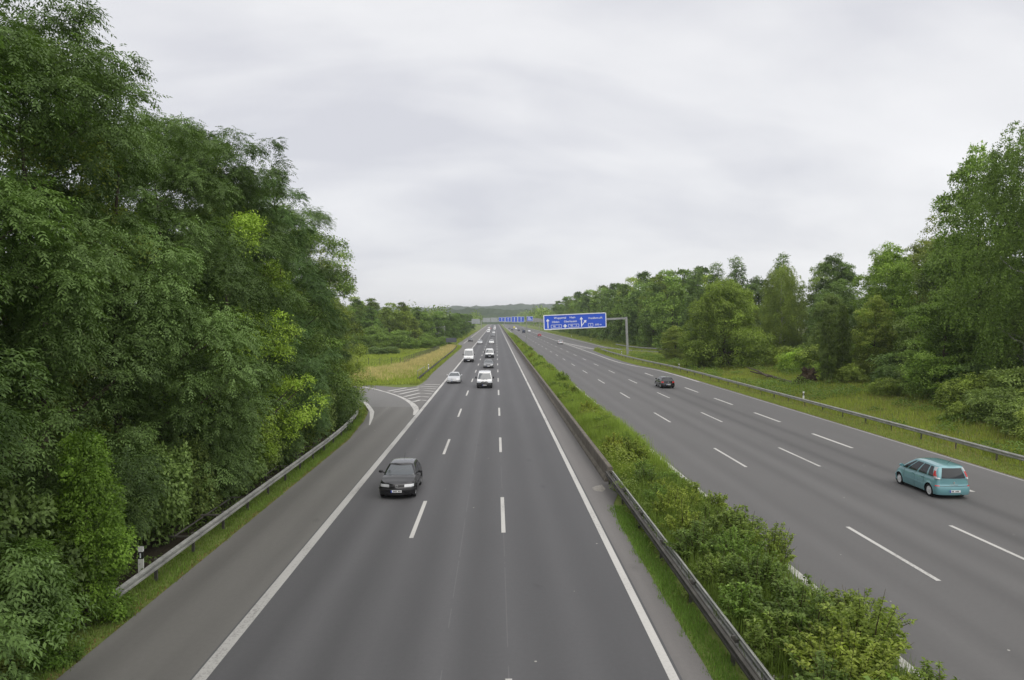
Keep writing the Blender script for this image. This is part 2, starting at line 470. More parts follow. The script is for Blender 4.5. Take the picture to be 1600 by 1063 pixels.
for pl in [[(-7.44, 77.82), (-8.21, 78.3), (-8.75, 76.6)], [(-7.44, 81.18), (-8.59, 81.96), (-9.56, 79.4)], [(-7.47, 84.57), (-8.98, 85.7), (-10.31, 81.7)],
           [(-7.45, 87.66), (-9.49, 89.5), (-11.25, 84.3)], [(-7.5, 90.68), (-9.81, 92.2), (-12.25, 86.7)], [(-7.43, 93.25), (-9.85, 94.64), (-10.2, 94.3)],
           [(-11.35, 92.3), (-13.07, 87.9)], [(-7.46, 96.6), (-9.57, 97.1)]]:
    mark('chevron_stripe', ribbon(pl, 0.42, ZP), isl)
mark('edge_line', ribbon([(-11.6, 262), (-12.4, 600), (-12.8, END)], 0.3, ZP), hs)
# settled grit along the pavement edges

# ------------------------------------------------------------------ vegetation: builders
L_ASH = leaf_mat('leaves_ash', (0.042, 0.076, 0.018), (0.142, 0.218, 0.066), 0.24)
L_BROAD = leaf_mat('leaves_broad', (0.064, 0.102, 0.022), (0.225, 0.300, 0.080), 0.28)
L_SHRUB = leaf_mat('leaves_shrub', (0.095, 0.138, 0.028), (0.240, 0.305, 0.085), 0.40)
L_GRASS = leaf_mat('grass_blades', (0.135, 0.165, 0.032), (0.300, 0.350, 0.085), 0.30, 0.6)
L_DRY = leaf_mat('dry_grass_blades', (0.23, 0.205, 0.085), (0.50, 0.45, 0.24), 0.2, 0.7)
BARK = bark_mat('bark_grey_brown', (0.035, 0.028, 0.020), (0.12, 0.10, 0.075))
BIRCH = bark_mat('bark_birch', (0.10, 0.09, 0.08), (0.52, 0.50, 0.46), 7, 0.8)
STEM = bark_mat('stem_brown', (0.05, 0.04, 0.02), (0.12, 0.10, 0.05))

def unit(v): return v / np.maximum(np.linalg.norm(v, axis=-1, keepdims=True), 1e-6)
def randu(rng, n): return unit(rng.normal(size=(n, 3)))

def leaf_mesh(name, P, D, Nn, Ln, Wd, tint, mat, droop=0.12):
    """one kite-shaped leaf per row: base P, direction D, face normal Nn, length, width"""
    n = len(P); D = unit(D); S = unit(np.cross(D, Nn)); Nn = np.cross(S, D)
    Ln = np.broadcast_to(np.asarray(Ln, float).reshape(-1, 1), (n, 1)); Wd = np.broadcast_to(np.asarray(Wd, float).reshape(-1, 1), (n, 1))
    v = np.empty((n, 4, 3))
    v[:, 0] = P; v[:, 2] = P + D * Ln - Nn * Ln * droop
    mid = P + D * Ln * 0.45 + Nn * Ln * 0.05
    v[:, 1] = mid + S * Wd * 0.5; v[:, 3] = mid - S * Wd * 0.5
    me = bpy.data.meshes.new(name)
    me.vertices.add(n * 4); me.vertices.foreach_set('co', v.reshape(-1).astype(np.float32))
    me.loops.add(n * 4); me.loops.foreach_set('vertex_index', np.arange(n * 4, dtype=np.int32))
    me.polygons.add(n); me.polygons.foreach_set('loop_start', np.arange(0, n * 4, 4, dtype=np.int32))
    me.polygons.foreach_set('loop_total', np.full(n, 4, dtype=np.int32))
    at = me.attributes.new('tint', 'FLOAT', 'FACE'); at.data.foreach_set('value', np.clip(tint, 0, 1).astype(np.float32))
    me.materials.append(mat); me.update(calc_edges=True)
    return me

def crown_points(rng, nc, zb, H, Rr, prof, shell=0.45, lob=0.22):
    h = rng.random(nc * 8) ** 0.85; th = rng.random(nc * 8) * 2 * np.pi
    a, b_, c_ = rng.random(3) * 6.28
    lb = 1 + lob * np.sin(2 * th + a + 3 * h) + lob * 0.7 * np.sin(5 * th + b_ + 9 * h) + 0.1 * np.sin(11 * h + c_)
    rr = Rr * prof(h) * lb * np.sqrt(shell ** 2 + (1 - shell ** 2) * rng.random(nc * 8))
    C = np.c_[rr * np.cos(th), rr * np.sin(th), zb + (H - zb) * h]
    keep = [0]; dmin = np.linalg.norm((C - C[0]) * np.array([1, 1, 1.25]), axis=1)      # spread the clumps so that gaps open between them
    for q in range(nc - 1):
        cand = rng.integers(0, len(C), 7); j = cand[np.argmax(dmin[cand])]
        keep.append(j); dmin = np.minimum(dmin, np.linalg.norm((C - C[j]) * np.array([1, 1, 1.25]), axis=1))
    C, h, th = C[keep], h[keep], th[keep]
    O = unit(np.c_[np.cos(th), np.sin(th), (h - 0.35) * 1.6])
    return C, O

def lobed(rng, nl, per, zb, H, Rr, prof, lr, shell=0.75):
    """crown built of boughs: each bough a dome of smaller leaf clumps, dark hollows left between boughs"""
    C0, O0 = crown_points(rng, nl, zb, H, Rr * 0.78, prof, shell)
    rl = lr * (0.65 + 0.7 * rng.random(nl)); Cs, Os = [], []
    for i in range(nl):
        V = randu(rng, per * 5); V[:, 2] = np.where(rng.random(len(V)) < 0.66, np.abs(V[:, 2]), V[:, 2]); V = unit(V + 0.55 * O0[i])
        keep = [0]; d = np.linalg.norm(V - V[0], axis=1)
        for q in range(per - 1):
            cand = rng.integers(0, len(V), 6); j = cand[np.argmax(d[cand])]; keep.append(j); d = np.minimum(d, np.linalg.norm(V - V[j], axis=1))
        v = V[keep]; Cs.append(C0[i] + v * rl[i] * (0.6 + 0.5 * rng.random(per))[:, None] * np.array([1, 1, 0.95])); Os.append(unit(v + 0.35 * O0[i]))
    C = np.concatenate(Cs); C[:, 2] = np.clip(C[:, 2], 0.35, H + lr * 0.5)
    return C, np.concatenate(Os)
P_WALL = lambda h: np.minimum(1, 0.80 + 0.5 * h) * np.clip(1.03 - h, 0, 1) ** 0.42
P_ROUND = lambda h: np.clip(h + 0.06, 0, 1) ** 0.45 * np.clip(1.02 - h, 0, 1) ** 0.5 * 1.35
P_BUSHY = lambda h: np.minimum(1, 0.72 + 0.6 * h) * np.clip(1.03 - h, 0, 1) ** 0.55
P_CONE = lambda h: np.clip(1.06 - h, 0, 1) ** 0.85 * np.clip(h + 0.2, 0, 1) ** 0.3

def clump_leaves(rng, C, S, O, n, squash=0.84):
    k = len(C); idx = np.repeat(np.arange(k), n); m_ = k * n
    v = randu(rng, m_); flip = rng.random(m_) < 0.58
    v[:, 2] = np.where(flip, np.abs(v[:, 2]), v[:, 2])
    v = unit(v + 0.55 * O[idx])
    rad = (0.52 + 0.48 * rng.random(m_) ** 0.6) * S[idx]
    lump = 1 + 0.35 * np.sin(v[:, 0] * 5 + idx * 1.7) * np.sin(v[:, 1] * 6 + idx * 2.3)
    P = C[idx] + v * (rad * lump)[:, None] * np.array([1, 1, squash])
    return idx, v, P

def foliage_broad(name, rng, nc, nl, zb, H, Rr, prof, csize, leaf, wr=0.62, mat=None, shell=0.45, droop=0.35, lobes=None):
    C, O = lobed(rng, lobes[0], lobes[1], zb, H, Rr, prof, lobes[2]) if lobes else crown_points(rng, nc, zb, H, Rr, prof, shell)
    nc = len(C); lobe_n = lobes[1] if lobes else 1
    S = csize * (0.65 + 0.7 * rng.random(nc))
    idx, v, P = clump_leaves(rng, C, S, O, nl)
    n = len(P)
    D = unit(v * np.array([1, 1, 0.4]) * 0.8 + randu(rng, n) * 0.7 - np.array([0, 0, droop]))
    Nn = unit(v * 0.7 + np.array([0, 0, 0.7]) + randu(rng, n) * 0.45)
    ct = rng.normal(size=nc) * 0.10 + np.repeat(rng.normal(size=nc // lobe_n + 1) * 0.15, lobe_n)[:nc]
    tint = 0.5 + ct[idx] + rng.normal(size=n) * 0.15
    L_ = leaf * (0.7 + 0.6 * rng.random(n))
    return leaf_mesh(name, P, D, Nn, L_, L_ * wr, tint, mat or L_BROAD), C

def foliage_ash(name, rng, nc, ns, zb, H, Rr, prof, csize, leaf=0.15, mat=None, lobes=None):
    """pinnate leaves: each spray is a drooping stalk with leaflets in pairs"""
    C, O = lobed(rng, lobes[0], lobes[1], zb, H, Rr, prof, lobes[2]); nc = len(C)
    S = csize * (0.65 + 0.7 * rng.random(nc))
    idx, v, P = clump_leaves(rng, C, S, O, ns)
    n = len(P)
    D = unit(v * np.array([1, 1, 0.3]) + randu(rng, n) * 0.5 - np.array([0, 0, 0.45]))
    U = unit(v * 0.5 + np.array([0, 0, 1.0]) + randu(rng, n) * 0.3)
    Sd = unit(np.cross(D, U)); U = np.cross(Sd, D)
    ct = rng.normal(size=nc) * 0.10 + np.repeat(rng.normal(size=len(C) // lobes[1] + 1) * 0.17, lobes[1])[:nc]; st = 0.5 + ct[idx] + rng.normal(size=n) * 0.12
    Ls = 0.36 * (0.75 + 0.5 * rng.random(n))
    out_ = []
    for k, (along, side) in enumerate([(0.25, 1), (0.25, -1), (0.55, 1), (0.55, -1), (0.85, 1), (0.85, -1), (1.0, 0)]):
        p = P + D * (Ls * along)[:, None] - np.array([0, 0, 1]) * (Ls * 0.22 * along ** 2)[:, None]
        d = unit(D * (0.55 if side else 1) + Sd * side * 0.85 - np.array([0, 0, 0.25]) + randu(rng, n) * 0.15)
        out_.append((p, d, unit(U + randu(rng, n) * 0.3), leaf * (0.75 + 0.5 * rng.random(n)), st + rng.normal(size=n) * 0.07))
    Pa, Da, Na, La, Ta = [np.concatenate([o[i] for o in out_]) for i in range(5)]
    return leaf_mesh(name, Pa, Da, Na, La, La * 0.36, Ta, mat or L_ASH), C

def foliage_birch(name, rng, nc, zb, H, Rr, prof, leaf=0.13, strands=9, per=26, mat=None):
    """fine hanging twigs with small leaves"""
    C, O = crown_points(rng, nc, zb, H, Rr, prof, 0.4)
    idx = np.repeat(np.arange(nc), strands); n0 = len(idx)
    base = C[idx] + randu(rng, n0) * np.array([0.75, 0.75, 0.5])
    d0 = unit(O[idx] * np.array([1, 1, 0.3]) + randu(rng, n0) * 0.6)
    length = 0.8 + 1.6 * rng.random(n0)
    j = np.repeat(np.arange(n0), per); tt = rng.random(n0 * per)
    P = base[j] + d0[j] * (np.minimum(tt, 0.4) * length[j] * 0.7)[:, None] - np.array([0, 0, 1]) * (tt ** 1.3 * length[j])[:, None]
    P = P + rng.normal(size=P.shape) * 0.07
    n = len(P)
    ct = rng.normal(size=nc) * 0.12
    return leaf_mesh(name, P, unit(randu(rng, n) * 0.8 - np.array([0, 0, 0.7])), unit(randu(rng, n) + np.array([0, 0, 0.5])), leaf * (0.7 + 0.6 * rng.random(n)),
                     leaf * 0.62, 0.52 + ct[idx][j] + rng.normal(size=n) * 0.14, mat or L_BROAD), C

def trunk_mesh(name, rng, H, r0, C, nb=12, mat=None, lean=0.03, top=0.85):
    mb = MB(); k = 7
    pts = [(rng.normal() * lean * H * i / k * 0.5, rng.normal() * lean * H * i / k * 0.5, -0.3 + (H * top + 0.3) * i / k) for i in range(k + 1)]
    mb.tube(pts, [r0 * (1.25 if i == 0 else 1) * (1 - 0.86 * i / k) for i in range(k + 1)], 8)
    for c in C[rng.choice(len(C), min(nb, len(C)), replace=False)]:
        zt = max(0.15 * H, c[2] - (0.35 + 0.3 * rng.random()) * np.hypot(c[0], c[1]) - 0.5)
        f = min(0.98, max(0.05, (zt + 0.3) / (H * top + 0.3))) * k; i = min(int(f), k - 1)
        p0 = Vector(pts[i]).lerp(Vector(pts[i + 1]), f - i); p1 = Vector(c)
        mid = p0.lerp(p1, 0.5) + Vector((0, 0, -0.12 * (p1 - p0).length))
        rb = r0 * (1 - 0.86 * f / k) * 0.5
        mb.tube([p0, mid, p1], [rb, rb * 0.6, rb * 0.2], 5)
    return mesh(name, mb.v, mb.f, mat or BARK, 60)

def foliage_shoots(name, rng, H, Rr, nsh, nl, leaf, wr=0.6, mat=None, spread=1.0, upright=0.75):
    """upright leafy shoots fanning from the ground; stems come back as polylines"""
    th = rng.random(nsh) * 6.283; rr = Rr * np.sqrt(rng.random(nsh))
    base = np.c_[rr * 0.45 * np.cos(th), rr * 0.45 * np.sin(th), np.zeros(nsh)]
    hh = H * (0.40 + 0.60 * rng.random(nsh)) * (1 - 0.35 * (rr / Rr) ** 2)
    tip = np.c_[rr * spread * np.cos(th), rr * spread * np.sin(th), hh] + rng.normal(size=(nsh, 3)) * np.array([.12, .12, .05]) * H * 0.5
    j = np.repeat(np.arange(nsh), nl); n = len(j); t_ = 0.12 + 0.88 * rng.random(n) ** 0.8
    ctrl = base + (tip - base) * np.array([0.35, 0.35, 0.75])
    q = ((1 - t_) ** 2)[:, None] * base[j] + (2 * t_ * (1 - t_))[:, None] * ctrl[j] + (t_ ** 2)[:, None] * tip[j]
    az = rng.random(n) * 6.283
    D = unit(np.c_[np.cos(az), np.sin(az), 0.35 * rng.normal(size=n) + 0.15])
    Pq = q + D * (0.10 * H * rng.random(n) * (1.15 - t_))[:, None]
    Nn = unit(np.c_[0.4 * rng.normal(size=n), 0.4 * rng.normal(size=n), np.ones(n)])
    st = rng.normal(size=nsh) * 0.14
    L_ = leaf * (0.65 + 0.7 * rng.random(n))
    me = leaf_mesh(name, Pq, D, Nn, L_, L_ * wr, 0.5 + st[j] + rng.normal(size=n) * 0.15, mat or L_SHRUB, 0.2)
    sm_ = MB()
    for i in range(0, nsh):
        sm_.tube([base[i], ctrl[i] * 0.5 + base[i] * 0.25 + tip[i] * 0.25, tip[i] + (tip[i] - ctrl[i]) * (0.45 if i % 3 == 0 else 0.1)], [0.02 * H / 1.5, 0.013 * H / 1.5, 0.004], 3, False)
    return me, mesh('stem', sm_.v, sm_.f, STEM)

rng = np.random.default_rng(7)
PRO = {}                                         # kind -> list of (crown mesh, trunk mesh, height, radius)
def pro(kind, crown, C, H, r0, Rr, nb=12, bark=None, lean=0.03, top=0.85):
    PRO.setdefault(kind, []).append((crown, trunk_mesh('trunk', rng, H, r0, C, nb, bark, lean, top), H, Rr))

for q in range(2):
    cm, C = foliage_ash('crown', rng, 0, 100, 1.6, 17.5, 4.2, P_WALL, 0.80, 0.145, lobes=(17, 11, 1.95))
    pro('ash', cm, C, 17.5, 0.26, 4.0, 16)
for q in range(2):
    cm, C = foliage_broad('crown', rng, 0, 280, 1.2, 15.0, 4.3, P_WALL, 0.78, 0.15, lobes=(16, 11, 1.9))
    pro('broad', cm, C, 15.0, 0.28, 4.2, 14)
for q in range(2):
    cm, C = foliage_broad('crown', rng, 0, 235, 1.0, 16.0, 5.0, P_BUSHY, 0.95, 0.23, lobes=(27, 8, 2.0))
    pro('mid', cm, C, 16.0, 0.27, 4.6, 14)
cm, C = foliage_broad('crown', rng, 0, 200, 0.2, 13.0, 9.0, P_BUSHY, 1.25, 0.27, mat=L_SHRUB, lobes=(52, 8, 2.2))
pro('round', cm, C, 13.0, 0.4, 9.0, 22, top=0.7)
cm, C = foliage_birch('crown', rng, 260, 4.0, 24.0, 5.2, P_ROUND, 0.16, 11, 30)
pro('birch', cm, C, 24.0, 0.30, 5.2, 18, BIRCH, 0.02)
cm, C = foliage_broad('crown', rng, 46, 130, 6.0, 20.0, 3.6, P_ROUND, 1.0, 0.24, shell=0.6)
pro('sparse', cm, C, 20.0, 0.24, 3.6, 30)
cm, C = foliage_broad('crown', rng, 120, 150, 1.0, 18.0, 3.2, P_CONE, 1.0, 0.26)
pro('conifer', cm, C, 18.0, 0.24, 3.2, 8, top=0.97)
for q in range(3):
    cm, C = foliage_broad('crown', rng, 0, 110, 0.6, 15.0, 4.8, P_BUSHY, 1.05, 0.38, wr=0.75, lobes=(19, 7, 2.0))
    pro('far', cm, C, 15.0, 0.3, 4.6, 6)
for q in range(3):
    cm, C = foliage_broad('crown', rng, 60, 210, 0.1, 3.0, 2.2, P_ROUND, 0.62, 0.15, mat=L_BROAD)
    pro('bush', cm, C, 3.0, 0.06, 2.2, 12)
cm, C = foliage_broad('crown', rng, 110, 260, 0.1, 5.6, 1.15, P_WALL, 0.42, 0.10, mat=L_SHRUB, droop=0.6)
pro('ivy', cm, C, 5.6, 0.12, 1.15, 12)
SHR = [foliage_shoots('foliage', rng, 1.85, 1.05, 52, 95, 0.105) for q in range(2)] + \
      [foliage_shoots('foliage', rng, 1.45, 1.15, 70, 95, 0.085) for q in range(2)] + \
      [foliage_shoots('foliage', rng, 1.7, 1.0, 42, 80, 0.15, 0.42)]

def plant(name, kind, i, x, y, scale=1.0, wide=None, tint=(1, 1, 1), label=None, cat='tree', group=None, rz=None, trunk=True, z=None):
    crown, tr, H, Rr = PRO[kind][i % len(PRO[kind])]
    r_ = random.Random(int(x * 131 + y * 17)); rz = r_.random() * 6.283 if rz is None else rz
    e_ = empty(name, (x, y, float(ground_h(x, y)) if z is None else z), rz)
    s = (wide or scale)
    e_.scale = (s, s, scale)
    c_ = link('crown', crown, e_); c_.color = (*tint, 1)
    if trunk: link('trunk', tr, e_)
    return tag(e_, label, cat, group)

ORD = 'first second third fourth fifth sixth seventh eighth ninth tenth eleventh twelfth thirteenth fourteenth fifteenth sixteenth seventeenth eighteenth nineteenth twentieth'.split()
DARK = (0.78, 0.86, 0.92); MIDT = (1, 1, 1); YEL = (1.40, 1.30, 0.80); WARM = (1.18, 1.12, 0.85); OLIVE = (1.22, 1.12, 0.82); LIME = (1.38, 1.45, 0.78); BLUE = (0.92, 1.0, 1.04)

# ---- left: wall of trees along the slip road
GL = 'ash trees packed along the left guardrail'
wall = [('ash_tree', 'ash', 0, -15.6, 5.5, 1.12, (0.85, 0.92, 0.85), 'ash tree nearest the bridge at the left picture edge'),  # first two ashes tinted darker: dark green plus the corner's deep shade
        ('ash_tree', 'ash', 1, -15.6, 10.5, 1.12, (0.85, 0.92, 0.85), 'tall dark ash tree behind the leafy bushes of the near left corner'),
        ('ash_tree', 'ash', 2, -15.2, 15.5, 1.06, (1.0, 1.04, 0.95), 'ash tree with hanging pale green sprays behind the bright ivy column'),
        ('ash_tree', 'ash', 0, -16.3, 20.5, 1.05, (1.12, 1.14, 1.05), 'tall ash tree just behind the black and white marker post'),
        ('ash_tree', 'ash', 1, -15.7, 25.5, 1.03, MIDT, 'ash tree rising where the left guardrail comes out of the ivy'),
        ('ash_tree', 'ash', 2, -15.7, 30.5, 1.0, (1.15, 1.15, 1.15), 'grey green ash tree beside the guardrail with the broken rear handrail'),
        ('ash_tree', 'ash', 0, -15.8, 35.0, 0.97, MIDT, 'ash tree right before the lime green maple'),
        ('maple_tree', 'broad', 0, -14.4, 39.2, 0.86, LIME, 'lime green maple glowing among darker trees on the left'),
        ('ash_tree', 'ash', 1, -16.0, 43.5, 1.02, MIDT, 'ash tree just beyond the lime green maple'),
        ('ash_tree', 'ash', 2, -15.6, 49.0, 0.97, BLUE, 'blue green ash tree halfway along the left guardrail'),
        ('maple_tree', 'broad', 1, -15.9, 54.5, 1.10, (0.9, 1.0, 0.9), 'dark green maple before the bend of the left guardrail'),
        ('ash_tree', 'ash', 0, -16.2, 60.0, 0.92, MIDT, 'ash tree above the bend of the left guardrail'),
        ('oak_tree', 'broad', 0, -17.0, 65.5, 1.0, WARM, 'yellowish oak near the end of the left tree wall'),
        ('oak_tree', 'broad', 1, -18.0, 70.5, 0.94, OLIVE, 'last oak of the left tree wall, beside the slip road mouth')]
for nm, kd, i, x, y, s, tn, lb in wall:
    plant(nm, kd, i, x, y, s, None, tn, lb, 'tree', GL)
for k, (x, y, s) in enumerate([(-21.5, 22, 1.02), (-20.5, 29.5, 1.02), (-21, 37, 1.10), (-20.5, 45, 1.07), (-21, 53, 1.06), (-21, 61, 1.03), (-21.5, 67.5, 1.0)]):
    plant('ash_tree', ('ash', 'broad')[k % 3 == 1], k, x, y, s if k % 3 != 1 else s * 1.15, None, (MIDT, OLIVE, BLUE)[k % 3],
          'ash tree whose top shows over the front row of the left tree wall', 'tree', 'tree tops behind the front row on the left')
# undergrowth at the foot of that wall
bl = [(-12.3, 8.0, 0.95, BLUE), (-13.0, 10.8, 1.2, MIDT), (-12.2, 13.2, 0.80, MIDT), (-12.5, 15.6, 0.95, DARK), (-12.0, 16.9, 0.55, WARM), (-13.5, 19.0, 1.3, DARK), (-14.2, 25.8, 0.95, DARK), (-13.9, 28.0, 1.2, BLUE),
      (-13.6, 31.8, 1.0, MIDT), (-13.8, 36.0, 1.25, DARK), (-13.5, 40.0, 1.0, MIDT), (-13.8, 44.5, 1.2, BLUE), (-13.7, 49.0, 1.1, WARM), (-13.9, 54.0, 1.15, MIDT), (-14.2, 59.5, 1.15, DARK), (-15.1, 65.0, 1.2, MIDT), (-15.9, 71.5, 1.15, DARK)]
for k, (x, y, s, tn) in enumerate(bl):
    if k < 6: lb, gp = ORD[k] + ' leafy bush from the bottom edge in the near left corner', 'bushes in the near left corner'
    else: lb, gp = ORD[k - 6] + ' dark bush from the marker post along the back of the left guardrail', 'bushes behind the left guardrail'
    plant('bush', 'bush', k, x, y, s * 1.05, s * 0.80, tuple((0.68 if k < 6 else 1.05) * c for c in tn), lb, 'bush', gp)  # near-corner bushes dimmed by tint, the corner's deep shade put into their colour
plant('ivy_column', 'ivy', 0, -11.75, 20.9, 0.95, 0.85, (0.80, 1.02, 0.55), 'bright green ivy clad stump like a column at the guardrail start', 'ivy')
plant('ivy_column', 'ivy', 0, -11.9, 18.4, 0.55, 0.9, (0.60, 0.80, 0.50), 'lower darker ivy mound beside the bright ivy column', 'ivy', rz=2.0)

# ---- right: edge of the wood beyond the guardrail
rt = [('birch_tree', 'birch', 0, 46.5, 62.5, 1.03, 1.12, (0.82, 0.92, 0.72), 'tallest birch with drooping twigs at the right picture edge'),
      ('birch_tree', 'birch', 0, 49.5, 54.0, 0.95, 1.05, (0.75, 0.85, 0.7), 'weeping birch cut off by the right picture edge'),
      ('maple_tree', 'mid', 0, 50.5, 75.0, 1.48, 1.12, (1.0, 1.1, 0.9), 'broad tall maple rising left of the drooping birch'),
      ('maple_tree', 'mid', 1, 44.5, 71.0, 0.62, 0.85, (1.15, 1.25, 0.95), 'low spreading maple above the brambles in front of the wood'),
      ('alder_tree', 'sparse', 0, 56.0, 90.0, 1.06, 1.0, (1.1, 0.95, 0.8), 'thin open crowned tree standing out against the sky'),
      ('maple_tree', 'mid', 1, 53.0, 84.0, 0.98, 1.0, MIDT, 'dark maple below the thin open crowned tree'),
      ('lime_tree', 'mid', 0, 54.5, 99.0, 1.05, 1.05, (1.1, 1.2, 0.8), 'full green lime tree behind the two ivy clad trunks'),
      ('elder_tree', 'round', 0, 39.2, 124.0, 0.98, 0.98, (1.02, 1.06, 0.74), 'huge round elder shrub tree standing alone on the grass verge'),
      ('birch_tree', 'birch', 0, 55.0, 139.0, 0.76, 0.95, (1.15, 1.10, 0.85), 'yellow green birch with pale stem right of the round elder'),
      ('spruce_tree', 'conifer', 0, 62.5, 158.0, 1.22, 1.1, DARK, 'dark pointed spruce tip behind the yellow green birch'),
      ('oak_tree', 'mid', 1, 63.0, 133.0, 1.08, 1.0, DARK, 'dark oak behind the fallen trunk'),
      ('oak_tree', 'mid', 0, 56.0, 118.0, 0.80, 0.9, DARK, 'dark blue green oak between birch and lime tree'),
      ('spruce_tree', 'conifer', 0, 52.5, 190.0, 1.18, 1.25, DARK, 'leftmost of three dark spruces behind the round elder'),
      ('spruce_tree', 'conifer', 0, 54.0, 178.0, 1.20, 1.25, DARK, 'middle one of three dark spruces behind the round elder'),
      ('spruce_tree', 'conifer', 0, 56.5, 170.0, 1.24, 1.3, DARK, 'rightmost of three dark spruces behind the round elder'),
      ('plum_tree', 'mid', 0, 31.0, 131.0, 0.30, 0.48, OLIVE, 'small spreading plum tree at the left foot of the round elder')]
for nm, kd, i, x, y, s, wd, tn, lb in rt:
    if nm == 'plum_tree': x, y = 37.2, 150.0; s, wd = 0.42, 0.72
    plant(nm, kd, i, x, y, s, wd, tn, lb, 'tree', 'trees of the wood on the right')
fill = [(62, 70, 1.35), (64, 84, 1.2), (66, 99, 1.1), (62, 60, 1.3), (60, 109, 0.95), (68, 116, 1.1), (66, 145, 1.1), (61, 168, 1.05), (70, 128, 1.1), (58, 48, 1.2), (56, 66, 1.0), (52, 58, 0.9), (47.5, 64, 0.5), (58, 92, 1.0), (48.5, 92, 0.62), (50.0, 108, 0.66), (58, 127, 0.72), (50.5, 146, 0.7), (60, 150, 0.9)]
for k, (x, y, s) in enumerate(fill):
    plant('maple_tree', 'mid', k, x, y, s, s * 0.95, (MIDT, DARK, OLIVE)[k % 3], 'leafy tree filling the depth of the right hand wood', 'tree', 'trees deep in the right wood')
rb_ = [(39.5, 55.5, 0.85, MIDT), (42.0, 52.0, 1.1, WARM), (43.5, 58.5, 1.2, MIDT), (45.5, 49.5, 1.3, DARK), (41.8, 63.5, 0.9, WARM), (45.5, 66.5, 1.2, DARK), (47.0, 78.0, 1.1, MIDT), (48.5, 86.0, 1.2, DARK), (46.2, 96.5, 0.9, LIME),
       (47.5, 104, 1.25, WARM), (44.5, 107, 1.0, LIME), (49.5, 113, 1.2, MIDT), (47.0, 117.5, 1.0, YEL), (37.2, 47.0, 0.8, WARM), (39.5, 44.0, 1.0, MIDT), (43.0, 42.5, 1.1, DARK), (38.2, 51.0, 0.75, MIDT), (36.6, 42.0, 0.7, WARM), (41.0, 47.8, 0.95, MIDT), (38.0, 58.5, 0.45, WARM), (40.6, 59.5, 0.7, MIDT), (44.0, 62.0, 0.95, WARM), (47.2, 71.5, 1.1, MIDT), (45.0, 81.5, 0.8, DARK), (41.5, 76.0, 0.6, WARM), (43.5, 88.0, 0.65, WARM), (35.5, 128, 0.9, OLIVE), (43.5, 127, 1.1, MIDT)]
for k, (x, y, s, tn) in enumerate(rb_):
    plant('bush', 'bush', k, x, y, s * 1.0, s * 1.35, tuple(1.1 * c for c in tn), 'bramble bush on the grass bank before the right hand wood', 'bush', 'bramble bushes along the right bank')
# row along the far slip road
k = 0
for y, x, s in [(205, 50, 1.30), (216, 47, 1.15), (226, 52, 1.42), (237, 47, 1.25), (248, 51, 1.50), (262, 47.5, 1.35), (276, 51, 1.52), (290, 47, 1.38), (306, 50.5, 1.5), (324, 47, 1.4), (342, 50, 1.48), (362, 46.5, 1.42), (384, 49, 1.5), (408, 46, 1.45), (436, 48, 1.46),
                (468, 46, 1.45), (504, 48, 1.42), (545, 46.5, 1.42), (195, 58, 1.28), (212, 60, 1.45), (232, 60, 1.55), (255, 60, 1.6)]:
    plant('lime_tree', 'far', k, x, y, s, s * 0.95, ((1.05, 1.15, .9), (0.95, 1.05, 0.9), (1.25, 1.2, .8), (0.85, 0.95, .95))[k % 4], (ORD[k] + ' leafy tree beyond the blue sign post in the row along the right slip road') if k < 18 else 'leafy tree behind the row beside the far right slip road', 'tree', 'row of trees along the far right slip road'); k += 1
# left background beyond the meadow
k = 0
for x, y, s in [(-52, 232, 1.0), (-46, 240, 0.92), (-40, 236, 0.82), (-36, 246, 0.95), (-31, 252, 0.90), (-27, 243, 0.70), (-24.5, 256, 0.86), (-21, 262, 0.80), (-56, 250, 1.0), (-62, 238, 1.0), (-34, 262, 1.0), (-28, 268, 1.0), (-23, 285, 0.92), (-19.5, 276, 0.80), (-19, 300, 0.92), (-18.5, 322, 1.0), (-18.5, 350, 1.0),
                (-19, 385, 1.0), (-19, 430, 1.05), (-20, 480, 1.05), (-20, 540, 1.05), (-48, 224, 0.7), (-68, 250, 1.05), (-43, 256, 1.02), (-50, 262, 1.05)]:
    plant('locust_tree', 'far', k, x, y, s * (0.79 if x < -21 else 0.70), s * 0.88, ((1.1, 1.05, .7), (0.85, 0.95, .75), (0.8, 0.95, .75), (1.0, 1.0, .75), (1.15, 1.1, 0.7))[k % 5] if x < -21 else (0.70, 0.82, 0.7), 'tree in the pale green wood beyond the left meadow' if x < -21 else 'dark tree close to the far left shoulder',
          'tree', 'wood beyond the left meadow' if x < -21 else 'dark trees beside the far left shoulder'); k += 1
k = 0
for x, y, s, w_ in [(-33, 176, 0.55, 1.1), (-29.5, 177, 0.6, 1.2), (-26, 179, 0.6, 1.1), (-24, 205, 1.0, 1.4), (-20.5, 214, 0.9, 1.5), (-28, 210, 1.2, 1.6), (-18, 226, 0.8, 1.3), (-33, 205, 1.3, 1.7), (-38, 200, 1.3, 1.7), (-42, 192, 1.2, 1.5), (-22, 232, 1.2, 1.6), (-17.2, 240, .9, 1.2), (-46, 205, 1.4, 1.8), (-37, 222, 1.5, 2.0), (-30, 228, 1.4, 1.9)]:
    plant('bush', 'bush', k, x, y, s, w_, (DARK if k < 3 else (0.9, 1.0, 0.7)), 'dark low bush in the hedge across the left meadow' if k < 3 else 'round green bush on the slope below the left wood', 'bush',
          'hedge across the left meadow' if k < 3 else 'bushes on the slope below the left wood'); k += 1

